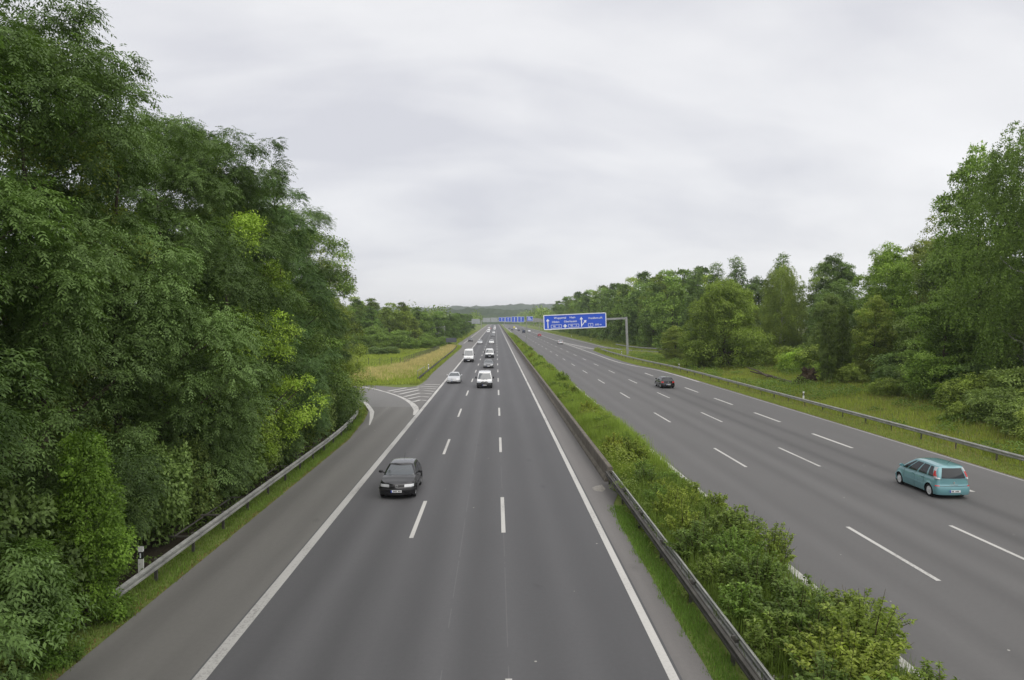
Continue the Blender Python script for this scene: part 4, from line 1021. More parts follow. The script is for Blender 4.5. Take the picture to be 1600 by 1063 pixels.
# ------------------------------------------------------------------ signs
def text(body, size, x, z, parent, mat=SIGNW, name='lettering', align='CENTER', stretch=1.0):
    cu = bpy.data.curves.new('lettering', 'FONT'); cu.body = body; cu.size = size; cu.align_x = align; cu.align_y = 'CENTER'; cu.extrude = 0.012; cu.resolution_u = 3
    cu.offset = size * 0.012
    ob = bpy.data.objects.new('tmp', cu); COL.objects.link(ob)
    bpy.context.view_layer.update()
    me_ = bpy.data.meshes.new_from_object(ob.evaluated_get(bpy.context.evaluated_depsgraph_get()))
    bpy.data.objects.remove(ob); bpy.data.curves.remove(cu)
    me_.name = 'lettering'; me_.materials.clear(); me_.materials.append(mat)
    o = link(name, me_, parent); o.location = (x, -0.075, z); o.rotation_euler = (R(90), 0, 0); o.scale = (stretch, 1, 1)
    return o
def rounded(x0, x1, z0, z1, r, y0, y1, n=5):
    pts = []
    for cx, cz, a0 in ((x1 - r, z1 - r, 0), (x0 + r, z1 - r, 90), (x0 + r, z0 + r, 180), (x1 - r, z0 + r, 270)):
        for k in range(n): a = R(a0 + 90 * k / (n - 1)); pts.append((cx + r * math.cos(a), cz + r * math.sin(a)))
    m_ = len(pts)
    mb = MB().add([(x, y0, z) for x, z in pts] + [(x, y1, z) for x, z in pts], [tuple(range(m_)), tuple(range(m_, 2 * m_))[::-1]] + [(i, m_ + i, m_ + (i + 1) % m_, (i + 1) % m_) for i in range(m_)])
    return mb
def outline(x0, x1, z0, z1, r, th, y0, y1, n=5):
    def ring(d):
        pts = []
        for cx, cz, a0 in ((x1 - r, z1 - r, 0), (x0 + r, z1 - r, 90), (x0 + r, z0 + r, 180), (x1 - r, z0 + r, 270)):
            for k in range(n): a = R(a0 + 90 * k / (n - 1)); pts.append((cx + (r - d) * math.cos(a), cz + (r - d) * math.sin(a)))
        return pts
    o_, i_ = ring(0), ring(th)
    return MB().grid([[(x, y0, z) for x, z in o_], [(x, y0, z) for x, z in i_], [(x, y1, z) for x, z in i_], [(x, y1, z) for x, z in o_]], closed=True)
def arrow(pts, name, parent, y0=-0.085, y1=-0.05):
    m_ = len(pts)
    return MB().add([(x, y0, z) for x, z in pts] + [(x, y1, z) for x, z in pts], [tuple(range(m_)), tuple(range(m_, 2 * m_))[::-1]] + [(i, (i + 1) % m_, m_ + (i + 1) % m_, m_ + i) for i in range(m_)]).build(name, SIGNW, parent)

GY = 170.0
gs = tag(empty('gantry_sign', (31.05, GY, 0)), 'large blue direction sign hanging from a grey cantilever post, tilted', 'road sign')
gs.rotation_euler = (0, R(-2.55), 0)
MB().box(-.24, .24, .35, .85, -.3, 9.25).build('post', GREY, gs)
MB().box(-20.0, .24, .38, .82, 8.72, 9.16).build('arm', GREY, gs)
for xb in (-17.5, -12.0, -6.6): MB().box(xb - .08, xb + .08, .08, .37, 7.2, 10.3).build('hanger', GREY, gs)
MB().box(-.45, .45, .1, 1.1, -.1, .25).build('footing', CONC2, gs)
sp = rounded(-7.37, 7.37, -1.75, 1.75, .22, -.05, .05).build('sign_panel', BLUEM, gs); sp.location = (-12.18, 0, 8.78)
outline(-7.37, 7.37, -1.75, 1.75, .22, .20, -.09, -.045).build('sign_border', SIGNW, sp)
# panel is 14.74 m by 3.5 m; the photograph shows it 1440 by 330 units
sx = lambda u: -7.37 + (u - 75) / 1440 * 14.74
def up_arrow(xc, z0, z1, w_=.22, hw=.42, hh=.62): return [(xc - w_ / 2, z0), (xc + w_ / 2, z0), (xc + w_ / 2, z1 - hh), (xc + hw, z1 - hh * .9), (xc, z1), (xc - hw, z1 - hh * .9), (xc - w_ / 2, z1 - hh)]
arrow(up_arrow(sx(172), -1.42, 0.85), 'arrow', sp)
text('Wuppertal', .66, sx(455), 0.93, sp, stretch=1.0); text('Haan', .66, sx(740), 0.93, sp)
text('Hilden', .66, sx(352), 0.02, sp); text('Oberhausen', .66, sx(690), 0.02, sp, stretch=.93)
arrow(up_arrow(sx(942), -1.35, 0.95), 'arrow', sp)
arrow([(sx(948), -.98), (sx(955), -1.12), (sx(1025), -.28), (sx(1048), -.50), (sx(1058), .18), (sx(992), .06), (sx(1010), -.16)], 'branch_arrow', sp, -.087, -.052)
text('Frankfurt a.M.', .64, sx(1270), 0.55, sp, stretch=.92)
for x0, x1, body in ((240, 490, '46    3'), (635, 885, '46    3'), (1092, 1208, '3')):
    outline(sx(x0), sx(x1), -1.42, -.62, .18, .09, -.085, -.05).build('number_frame', SIGNW, sp)
    text(body, .58, sx((x0 + x1) / 2), -1.02, sp)
xc, w_ = sx(566), .17
arrow([(xc - w_, -1.42), (xc + w_, -1.42), (xc + w_, -1.14), (xc + .42, -1.14), (xc + .42, -.88), (xc + w_, -.88), (xc + w_, -.62), (xc - w_, -.62), (xc - w_, -.88), (xc - .42, -.88), (xc - .42, -1.14), (xc - w_, -1.14)], 'interchange_cross', sp)
text('600 m', .60, sx(1325), -1.02, sp)

# gantry spanning both carriageways far away
fg = tag(empty('sign_gantry', (-14, 690, 0)), 'wide gantry with blue sign panels across both carriageways far away', 'sign gantry')
for x in (0, 21.8, 58): MB().box(x - .3, x + .3, -.3, .3, -.2, 7.6).build('post', GREY, fg)
MB().box(-.3, 58.3, -.25, .25, 6.6, 7.6).build('beam', GREY, fg)
for x0, x1, z0, z1, mt in ((1.5, 8.5, 6.0, 10.0, SIGNBACK), (9.0, 15.5, 6.0, 10.2, SIGNBACK), (16.6, 22.4, 6.4, 10.6, BLUEM), (22.8, 28.2, 6.2, 10.8, BLUEM), (28.7, 34.4, 5.9, 11.2, BLUEM), (34.8, 40.8, 5.9, 11.2, BLUEM)):
    pn = MB().box(x0, x1, -.42, -.3, z0, z1).build('sign_panel', mt, fg)
    if mt is BLUEM:
        outline(x0, x1, z0, z1, .3, .22, -.46, -.415).build('sign_border', SIGNW, pn)
        mid_ = (x0 + x1) / 2
        a_ = arrow([(mid_ - .2, z0 + .6), (mid_ + .2, z0 + .6), (mid_ + .2, z1 - 1.5), (mid_ + .6, z1 - 1.5), (mid_, z1 - .6), (mid_ - .6, z1 - 1.5), (mid_ - .2, z1 - 1.5)], 'arrow', pn, -.47, -.42)
fs = tag(empty('sign_gantry', (46, 560, 0)), 'blue panel on a tapering pale arm left of the big blue sign', 'road sign')
MB().box(-12.9, -12.5, -.2, .2, -.2, 8).build('post', GREY, fs)
MB().add([(-22.0, 0, 6.4), (-6, 0, 6.4), (-6, 0, 7.4), (-14, 0, 9.6), (-22, 0, 9.2), (-22.0, .5, 6.4), (-6, .5, 6.4), (-6, .5, 7.4), (-14, .5, 9.6), (-22, .5, 9.2)],
         [(0, 1, 2, 3, 4), (9, 8, 7, 6, 5), (0, 5, 6, 1), (1, 6, 7, 2), (2, 7, 8, 3), (3, 8, 9, 4), (4, 9, 5, 0)]).build('arm', GREY, fs)
pn = MB().box(-22.4, -17.5, -.3, -.1, 7.3, 10.9).build('sign_panel', BLUEM, fs)
outline(-22.4, -17.5, 7.3, 10.9, .3, .2, -.34, -.29).build('sign_border', SIGNW, pn)
for k in range(3): MB().box(-21.6, -18.6 - k * .5, -.335, -.295, 8.2 + k * .8, 8.55 + k * .8).build('text_bar', SIGNW, pn)
# cantilever sign seen from behind, left
cs = tag(empty('cantilever_sign', (-16.6, 400, 0)), 'grey back of a cantilever sign over the far left shoulder', 'road sign')
MB().box(-.2, .2, -.2, .2, -.2, 7.9).build('post', GREY, cs)
MB().box(.2, 8.0, -.15, .15, 7.2, 7.6).build('arm', GREY, cs)
MB().box(3.2, 7.8, -.3, -.16, 6.2, 8.8).build('sign_panel', SIGNBACK, cs)
bs = tag(empty('warning_sign', (-16.2, 236, float(ground_h(-16.2, 236)))), 'dark backed board on two posts at the end of the left meadow', 'road sign')
MB().box(0, 3.4, -.06, .06, 1.25, 2.7).build('board', simple('dark_sign_back', (0.10, 0.11, 0.13), 0.6, 0.2, 0.4, 0, 0.1), bs)
for x in (.5, 2.9): MB().tube([(x, .12, -1.0), (x, .12, 2.7)], .05, 6).build('post', STEEL, bs)
ms = tag(empty('mast', (9.55, 226, 0)), 'slim grey mast standing among the grass of the median', 'mast')
MB().tube([(0, 0, -.2), (0, 0, 9.2)], [.15, .11], 8).build('pole', GREY, ms, 60)
MB().box(-.18, .18, -.2, .12, 1.0, 1.7).build('switch_box', GREY, ms)

# ------------------------------------------------------------------ vehicles
GLASS = simple('car_glass', (0.020, 0.024, 0.027), 0.05, 0, 0.5, 0.0, 0.0)
GLASS.node_tree.nodes['Principled BSDF'].inputs['IOR'].default_value = 1.42
WSCREEN = simple('windscreen_glass', (0.055, 0.065, 0.07), 0.05, 0, 0.5, 0.0, 0.0)
WSCREEN.node_tree.nodes['Principled BSDF'].inputs['IOR'].default_value = 2.2
TYRE = simple('tyre_rubber', (0.014, 0.014, 0.014), 0.85, 0, 0.3, 0, 0.15, 9)
ALLOY = simple('wheel_cover_silver', (0.76, 0.77, 0.78), 0.4, 0.2, 0.5, 0, 0.05)
TRIM = simple('black_trim', (0.016, 0.016, 0.017), 0.55, 0, 0.4, 0, 0.1)
LAMP = simple('headlamp_glass', (0.50, 0.51, 0.52), 0.15, 0.1, 0.6, 1.0, 0.02)
LAMPD = simple('headlamp_dim', (0.34, 0.36, 0.38), 0.12, 0.25, 0.6, 1.0, 0.02)
REDL = simple('tail_lamp_red', (0.52, 0.022, 0.022), 0.2, 0, 0.5, 1.0, 0.03)
PLATE = simple('plate_white', (0.74, 0.75, 0.75), 0.4, 0, 0.4, 0, 0.03)
PBLUE = simple('plate_blue', (0.02, 0.06, 0.40), 0.4, 0, 0.4, 0, 0.03)
SILV = simple('chrome', (0.80, 0.80, 0.80), 0.2, 0.9, 0.5, 0, 0.02)
UNDER = simple('underbody', (0.012, 0.012, 0.012), 0.9, 0, 0.2, 0, 0.1)

class Loft:
    """half outline of a car body: front centre -> corner -> side -> corner -> rear centre, doubled by mirroring"""
    def __init__(s, L, w, rf, rr, bf, br, side_y, nf=6, nc=6, y0=None, y1=None):
        yf = L / 2 if y1 is None else y1; yr = -L / 2 if y0 is None else y0
        s.nf, s.nc, s.yf, s.yr = nf, nc, yf, yr
        P = []
        for k in range(nf): a = k / nf; P.append((a * (w - rf), yf - bf * a * a))
        for k in range(nc): a = math.pi / 2 * k / nc; P.append((w - rf + rf * math.sin(a), yf - bf - rf * (1 - math.cos(a))))
        ya, yb = yf - bf - rf, yr + br + rr
        sy = [ya] + [v for v in side_y if yb + .02 < v < ya - .02] + [yb]
        s.ns = len(sy) - 1
        for v in sy[:-1]: P.append((w, v))
        for k in range(nc): a = math.pi / 2 * k / nc; P.append((w - rr + rr * math.cos(a), yb - rr * math.sin(a)))
        for k in range(nf + 1): a = 1 - k / nf; P.append((a * (w - rr), yr + br * a * a))
        s.P = np.array(P)
    def U(s, seg, f):
        o = {'f': 0, 'fc': s.nf, 's': s.nf + s.nc, 'rc': s.nf + s.nc + s.ns, 'r': s.nf + 2 * s.nc + s.ns}[seg]
        n = {'f': s.nf, 'fc': s.nc, 's': s.ns, 'rc': s.nc, 'r': s.nf}[seg]
        return o + f * n
    def at(s, u):
        u = abs(u); i = min(int(u), len(s.P) - 2); f = u - i
        return s.P[i] * (1 - f) + s.P[i + 1] * f

def make_patch(fn, corners, n, m, off, name, mat, parent, thick=True):
    """panel lying on a body surface; corners (u, v): a,b along the bottom, d,c along the top; built off metres proud"""
    (ua, va), (ub, vb), (uc, vc), (ud, vd) = corners
    def pt(i, j):
        s, t = i, j
        u = (ua * (1 - s) + ub * s) * (1 - t) + (ud * (1 - s) + uc * s) * t
        v = (va * (1 - s) + vb * s) * (1 - t) + (vd * (1 - s) + vc * s) * t
        return Vector(fn(u, v))
    rows_ = []
    for j in range(m + 1):
        row = []
        for i in range(n + 1):
            s, t = i / n, j / m; e_ = 0.02
            p = pt(s, t); du = pt(min(s + e_, 1), t) - pt(max(s - e_, 0), t); dv_ = pt(s, min(t + e_, 1)) - pt(s, max(t - e_, 0))
            nn = du.cross(dv_)
            nn = nn.normalized() if nn.length > 1e-9 else Vector((0, 0, 1))
            out_ = Vector((p.x, p.y * 0.55, max(0, p.z - 0.6)))
            if nn.dot(out_) < 0: nn = -nn
            row.append((p + nn * off, p - nn * 0.004))
        rows_.append(row)
    mb = MB(); top = [[q[0] for q in r_] for r_ in rows_]
    a_, b_ = Vector(top[0][0]), Vector(top[0][-1]); c_ = Vector(top[-1][0])
    fl = (b_ - a_).cross(c_ - a_).dot(Vector((a_.x + b_.x + c_.x, (a_.y + b_.y + c_.y) * .55, max(0, (a_.z + b_.z + c_.z) / 3 - .6)))) < 0
    mb.grid(top, flip=fl)
    if thick:
        rim = [rows_[0][i] for i in range(n + 1)] + [rows_[j][n] for j in range(1, m + 1)] + [rows_[m][i] for i in range(n - 1, -1, -1)] + [rows_[j][0] for j in range(m - 1, 0, -1)]
        mb.grid([[q[0] for q in rim], [q[1] for q in rim]], flip=not fl, closed=True)
    return mb.build(name, mat, parent, 50)

_wheels = {}
def wheel_meshes(Rw, wd, spokes):
    key = (Rw, wd, spokes)
    if key in _wheels: return _wheels[key]
    n = 24
    prof = [(-wd / 2 + .02, Rw * .66), (-wd / 2, Rw * .72), (-wd / 2, Rw * .93), (-wd / 2 + .03, Rw), (wd / 2 - .03, Rw), (wd / 2, Rw * .93), (wd / 2, Rw * .72), (wd / 2 - .02, Rw * .66)]
    tm = MB().grid([[(x, r_ * math.cos(2 * math.pi * k / n), r_ * math.sin(2 * math.pi * k / n)) for k in range(n)] for x, r_ in prof], closed=True, flip=True)
    ty = mesh('tyre', tm.v, tm.f, TYRE, 40)
    rm = MB(); r0 = Rw * .67
    rm.grid([[(x, r_ * math.cos(2 * math.pi * k / n), r_ * math.sin(2 * math.pi * k / n)) for k in range(n)] for x, r_ in ((wd / 2 - .02, r0), (wd / 2 - .025, r0 * .88), (wd / 2 - .07, r0 * .84))], closed=True, flip=True)
    for k in range(spokes):
        a = 2 * math.pi * k / spokes
        def q(r_, da, x): return (x, r_ * math.cos(a + da), r_ * math.sin(a + da))
        rm.add([q(r0 * .2, -.5, wd / 2 - .02), q(r0 * .2, .5, wd / 2 - .02), q(r0 * .9, .24, wd / 2 - .03), q(r0 * .9, -.24, wd / 2 - .03), q(r0 * .2, -.6, wd / 2 - .07), q(r0 * .2, .6, wd / 2 - .07), q(r0 * .9, .28, wd / 2 - .07), q(r0 * .9, -.28, wd / 2 - .07)],
               [(0, 1, 2, 3), (0, 4, 5, 1), (1, 5, 6, 2), (2, 6, 7, 3), (3, 7, 4, 0)])
    rm.add([(wd / 2 - .012, r0 * .26 * math.cos(2 * math.pi * k / 10), r0 * .26 * math.sin(2 * math.pi * k / 10)) for k in range(10)], [tuple(range(10))])
    ri = mesh('rim', rm.v, rm.f, ALLOY)
    dk = MB().add([(wd / 2 - .075, r0 * .9 * math.cos(2 * math.pi * k / 16), r0 * .9 * math.sin(2 * math.pi * k / 16)) for k in range(16)], [tuple(range(16))])
    dm = mesh('brake_disc', dk.v, dk.f, UNDER)
    _wheels[key] = (ty, ri, dm)
    return _wheels[key]

SPEC = {
 'hatch': dict(L=4.15, W=1.735, H=1.44, R=.305, yf=1.30, yr=-1.22, T=[(-2.08, .90), (-1.8, .945), (-.6, .94), (.6, .935), (1.0, .955), (1.4, .90), (1.85, .80), (2.08, .715)],
               g=(1.02, -1.98, .28, -1.46), gw=(.80, .595), roof=[(-1.6, -.075), (-1.0, -.02), (-.4, 0), (.1, -.02), (.35, -.06)], rf=.34, rr=.26, bf=.14, br=.08,
               fin=[(.15, .10), (.25, .02), (.50, 0), (.56, .05), (.62, .06), (.72, .12), (.95, .4)], rin=[(.15, .1), (.3, .0), (.55, .0), (.62, .04), (.95, .08)]),
 'mpv': dict(L=4.05, W=1.70, H=1.63, R=.305, yf=1.32, yr=-1.31, T=[(-2.03, .98), (-1.6, 1.00), (-.4, .985), (.8, .96), (1.3, .99), (1.5, .97), (1.8, .88), (2.03, .76)],
             g=(1.45, -1.97, .42, -1.74), gw=(.80, .63), roof=[(-1.8, -.07), (-1.3, -.02), (-.6, 0), (.1, -.015), (.45, -.07)], rf=.34, rr=.22, bf=.16, br=.07,
             fin=[(.15, .10), (.25, .02), (.50, 0), (.62, .05), (.76, .14), (1.0, .4)], rin=[(.15, .08), (.28, .0), (.58, .0), (.64, .055), (1.0, .075)]),
 'sedan': dict(L=4.6, W=1.78, H=1.43, R=.31, yf=1.42, yr=-1.30, T=[(-2.3, .90), (-2.15, .97), (-1.5, .985), (-.6, .95), (.7, .94), (1.0, .95), (1.5, .89), (2.05, .78), (2.3, .70)],
               g=(1.08, -1.75, .22, -.95), gw=(.81, .59), roof=[(-1.1, -.06), (-.6, -.015), (-.3, 0), (.1, -.02), (.3, -.06)], rf=.36, rr=.28, bf=.16, br=.10,
               fin=[(.15, .10), (.25, .02), (.48, 0), (.56, .05), (.72, .14), (.95, .4)], rin=[(.15, .1), (.3, 0), (.6, .0), (.7, .03), (.97, .08)]),
 'van': dict(L=4.95, W=1.93, H=1.97, R=.33, yf=1.55, yr=-1.45, T=[(-2.48, 1.1), (-1.5, 1.1), (1.2, 1.08), (1.75, 1.10), (2.1, 1.02), (2.35, .90), (2.48, .82)],
             g=(1.86, -2.46, 1.02, -2.40), gw=(.915, .76), roof=[(-2.4, -.04), (-1.8, 0), (.3, 0), (.8, -.02), (1.05, -.07)], rf=.30, rr=.14, bf=.16, br=.02,
             fin=[(.18, .08), (.28, 0), (.56, 0), (.62, .05), (.82, .14), (1.1, .4)], rin=[(.2, .04), (.35, 0), (1.1, .0)]),
 'tallvan': dict(L=5.8, W=1.99, H=2.58, R=.35, yf=1.9, yr=-1.7, T=[(-2.9, 1.25), (1.4, 1.25), (2.0, 1.26), (2.4, 1.15), (2.75, .98), (2.9, .88)],
                 g=(2.15, -2.88, 1.35, -2.82), gw=(.955, .84), roof=[(-2.8, -.04), (-2.2, 0), (.6, 0), (1.1, -.05), (1.4, -.16)], rf=.30, rr=.12, bf=.14, br=.02,
                 fin=[(.2, .08), (.3, 0), (.62, 0), (.68, .05), (.88, .12), (1.25, .4)], rin=[(.2, .04), (.35, 0), (1.25, 0)]),
}

def vehicle(name, kind, paint, x, y, toward, label, cat, group=None, detail=2, style=None, lamp=LAMP, low=None, dz=0.0):
    S = SPEC[kind]; L, W, H, Rw = S['L'], S['W'], S['H'], S['R']; w_ = W / 2
    root = tag(empty(name, (x, y, dz), math.pi if toward else 0.0), label, cat, group)
    wy = [S['yf'], S['yr']]; Ra = Rw + .065
    side = []
    for c in wy: side += [c + Ra * math.cos(a) for a in np.linspace(0, math.pi, 13)] + [c + Ra + .004, c - Ra - .004]
    side += list(np.linspace(-L / 2, L / 2, 14)); side = sorted(set(round(v, 4) for v in side), reverse=True)
    side = [v for i, v in enumerate(side) if i == 0 or side[i - 1] - v > .003]
    lo = Loft(L, w_, S['rf'], S['rr'], S['bf'], S['br'], side)
    Tp = S['T']; sill = .20 if kind not in ('van', 'tallvan') else .26
    ty_ = np.linspace(-L / 2, L / 2, 120); tz_ = np.interp(ty_, [a for a, _ in Tp], [b_ for _, b_ in Tp]); kr = np.ones(9) / 9
    tz_ = np.convolve(np.pad(tz_, 4, 'edge'), kr, 'valid')
    T = lambda yy: float(np.interp(yy, ty_, tz_))
    def bottom(yy):
        for c in wy:
            if abs(yy - c) < Ra: return max(sill, Rw + math.sqrt(Ra * Ra - (yy - c) ** 2))
        return sill
    zm = .52
    def body(u, z):
        px_, py_ = lo.at(u)
        zt = T(py_)
        ins = 0.075 * max(0, (z - zm) / max(.1, zt - zm)) ** 2.2 + 0.06 * max(0, (zm - z) / (zm - .15)) ** 2
        if kind in ('van', 'tallvan'): ins *= .35
        f_ = float(sm(L / 2 - 1.0, L / 2 - .12, py_)); r_ = float(sm(L / 2 - .8, L / 2 - .12, -py_))
        yy = py_ - f_ * np.interp(z, *zip(*S['fin'])) + r_ * np.interp(z, *zip(*S['rin']))
        ar = 0.0
        for c in wy:                                             # flared wheel arches
            d = math.hypot(py_ - c, z - Rw)
            ar = max(ar, 0.018 * math.exp(-((d - Ra) / .06) ** 2))
        return (math.copysign(px_ * (1 - ins) + (ar if px_ > w_ * .9 else 0), u if u else 1), yy, z)
    nu = len(lo.P)
    mb = MB(); nz = 10
    cols = []
    for i in range(nu):
        b0, t0 = bottom(lo.P[i][1]), T(lo.P[i][1])
        cols.append([body(i + 1e-9, b0 + (t0 - b0) * k / nz) for k in range(nz + 1)])
    mb.grid(cols, flip=False); mb.grid([[(-a, b_, c) for a, b_, c in q] for q in cols], flip=True)
    caprows = []
    for q in cols:
        a = q[-1]; caprows.append([(a[0] * s, a[1] + 0.0, a[2] + 0.035 * (1 - s * s) * min(1, a[0] / w_ * 1.3)) for s in np.linspace(1, -1, 9)])
    mb.grid(caprows, flip=False)
    # greenhouse
    gA, gD, gB, gC = S['g']; wb, wr = S['gw']
    gl_ = Loft(L, wb, .16, .16, .16, .07, np.linspace(gD, gA, 16)[::-1], y0=gD, y1=gA)
    gr_ = Loft(L, wr, .14, .14, .12, .05, [], y0=gC, y1=gB)
    # same number of side columns top and bottom
    n_side = gl_.ns; g2 = Loft(L, wr, .14, .14, .12, .05, list(np.linspace(gC + .19, gB - .26, n_side + 1))[::-1][1:-1], y0=gC, y1=gB)
    RP = S['roof']
    def cabin(u, t):
        a, c = gl_.at(u), g2.at(u)
        za = T(a[1]) - .015; zc = H + float(np.interp(c[1], [q[0] for q in RP], [q[1] for q in RP])) - .045
        bul = 4 * t * (1 - t)
        xx = a[0] + (c[0] - a[0]) * (t ** 1.25) + .012 * bul * (a[0] / wb)
        yy = a[1] + (c[1] - a[1]) * t + (.03 * bul if u < gl_.U('fc', .5) else (-.025 * bul if u > gl_.U('rc', .5) else 0))
        return (math.copysign(xx, u if u else 1), yy, za + (zc - za) * t)
    nu2 = min(len(gl_.P), len(g2.P)); nt_ = 7
    gc = [[cabin(i + 1e-9, k / nt_) for k in range(nt_ + 1)] for i in range(nu2)]
    mb.grid(gc, flip=False); mb.grid([[(-a, b_, c) for a, b_, c in q] for q in gc], flip=True)
    rc = []
    for q in gc:
        a = q[-1]; rc.append([(a[0] * s, a[1], a[2] + .05 * (1 - s ** 4) * min(1, a[0] / wr * 1.6 + .2)) for s in np.linspace(1, -1, 9)])
    mb.grid(rc, flip=False)
    mb.build('body', paint, root, 32)
    # dark floor and wheel housings
    fl_ = MB().box(-w_ + .24, w_ - .24, -L / 2 + .35, L / 2 - .35, sill - .03, sill + .3)
    for c in wy:
        for s in (-1, 1):
            rowA = [(s * (w_ - .03), c + Ra * math.cos(a), Rw + Ra * math.sin(a)) for a in np.linspace(-.35, math.pi + .35, 14)]
            fl_.grid([rowA, [(s * (w_ - .32), b_, z) for _, b_, z in rowA]], flip=s < 0)
    fl_.box(-w_ + .08, w_ - .08, -L / 2 + .55, L / 2 - .6, sill - .01, sill + .02)
    fl_.build('underbody', UNDER, root)
    tyre, rim, disc = wheel_meshes(Rw, .20, 7)
    for c in wy:
        for s in (1, -1):
            wh = link('wheel', tyre, root, (s * (w_ - .105), c, Rw)); wh.rotation_euler.z = 0 if s > 0 else math.pi
            if detail > 0: link('rim', rim, wh); link('brake_disc', disc, wh)
    P_ = lambda nm, mt, corners, n=6, m_=4, off=.006, fn=cabin: make_patch(fn, corners, n, m_, off, nm, mt, root)
    FU, gU = lo.U, gl_.U
    i0_, i1_ = int(lo.U('s', 0)), int(lo.U('s', 1))
    FY = lambda yy: float(np.interp(-yy, -lo.P[i0_:i1_ + 1, 1], np.arange(i0_, i1_ + 1)))
    # windscreen and windows
    e1 = gU('fc', .35)
    P_('windscreen', WSCREEN, [(-e1, .06), (e1, .06), (gU('fc', .2), .93), (-gU('fc', .2), .93)], 14, 5)
    van_ = kind in ('van', 'tallvan')
    wins = [(.06, .42, .22, .46), (.47, .76, .49, .78), (.80, .95, .81, .93)] if kind in ('hatch', 'mpv', 'sedan') else [(.03, .22, .07, .22)]
    if kind == 'mpv': wins = [(.02, .17, .12, .19), (.20, .47, .235, .50), (.52, .76, .535, .775), (.81, .965, .82, .93)]
    if kind == 'hatch': wins = [(.05, .46, .17, .48), (.51, .82, .53, .84), (.85, .95, .86, .92)]
    for s in (1, -1):
        for (a0, a1, b0, b1) in wins:
            P_('side_window', GLASS, [(s * gU('s', a0), .08), (s * gU('s', a1), .08), (s * gU('s', b1), .88), (s * gU('s', b0), .88)], 5, 4)
    r1, r2 = gU('rc', .75), gU('rc', .8)
    nr = 2 * (nu2 - 1)
    if not van_ and detail > 0:
        U2 = lambda u: u
        # rear window: sweep from one rear corner through the centre to the other
        def cab_rear(u, t): return cabin(u, t) if u <= nu2 - 1 - 1e-6 else tuple([-cabin(nr - u, t)[0]] + list(cabin(nr - u, t)[1:]))
        a0, t0_ = (gU('rc', .72), .10) if kind != 'mpv' else (gU('r', .08), .04)
        P_('rear_window', GLASS, [(a0, t0_), (nr - a0, t0_), (nr - (gU('rc', .8) if kind != 'mpv' else gU('r', .1)), .90), (gU('rc', .8) if kind != 'mpv' else gU('r', .1), .90)], 14, 5, .006, cab_rear)
    nb = 2 * (nu - 1)
    def body_rear(u, z): return body(u, z) if u <= nu - 1 - 1e-6 else tuple([-body(nb - u, z)[0]] + list(body(nb - u, z)[1:]))
    # front face
    zt = T(L / 2)
    B_ = lambda nm, mt, corners, n=6, m_=3, off=.008, fn=body: make_patch(fn, corners, n, m_, off, nm, mt, root)
    hz0, hz1 = zt - .155, zt - .02
    if van_: hz0, hz1 = zt - .16, zt + .03
    for s in (1, -1):
        B_('headlight', lamp, [(s * FU('f', .70), hz0 + .01), (s * FU('fc', .60), hz0 + .02), (s * FU('fc', .66), hz1), (s * FU('f', .72), hz1 - .01)], 6, 3, .012)
    B_('grille', TRIM, [(-FU('f', .67), hz0 + .03), (FU('f', .67), hz0 + .03), (FU('f', .68), hz1 - .03), (-FU('f', .68), hz1 - .03)], 8, 2, .006)
    if detail > 0:
        B_('front_bumper', low or paint, [(-FU('fc', .98), .235), (FU('fc', .98), .235), (FU('fc', .98), .70 if van_ else .54), (-FU('fc', .98), .70 if van_ else .54)], 22, 4, .028)
        zb = .42
        pl_ = MB().box(-.26, .26, 0, .012, 0, .11).build('number_plate', PLATE, root); yb_ = body(0.01, zb)[1]
        pl_.location = (0, yb_ + .03, zb - .055)
        MB().box(.21, .262, .010, .016, -.001, .111).build('country_strip', PBLUE, pl_)
        if detail > 1:
            for k in range(6): 
                if k != 2: MB().box(-.20 + k * .062, -.16 + k * .062, .010, .015, .025, .085).build('plate_mark', TRIM, pl_)
        B_('lower_intake', TRIM, [(-FU('f', .75), .25), (FU('f', .75), .25), (FU('f', .72), .33), (-FU('f', .72), .33)], 8, 2, .032)
        for s in (1, -1):
            mr = MB(); bx = cabin(gU('s', .05), .16)
            mr.tube([(s * (bx[0] - .03), bx[1], bx[2]), (s * (bx[0] + .13), bx[1] - .02, bx[2] + .05)], .03, 6)
            x0 = s * (bx[0] + .20)
            hw, hh = (.115, .075) if not van_ else (.10, .15)
            mr.grid([[(x0 + s * hw * a * math.cos(q), bx[1] - .02 + dd, bx[2] + .07 + hh * a * math.sin(q)) for q in np.linspace(0, 2 * math.pi, 12, endpoint=False)] for a, dd in ((.02, .07), (.7, .055), (1, 0), (.95, -.05), (.02, -.05))], closed=True)
            mr.build('wing_mirror', TRIM if van_ or style == 'golf' else paint, root, 50)
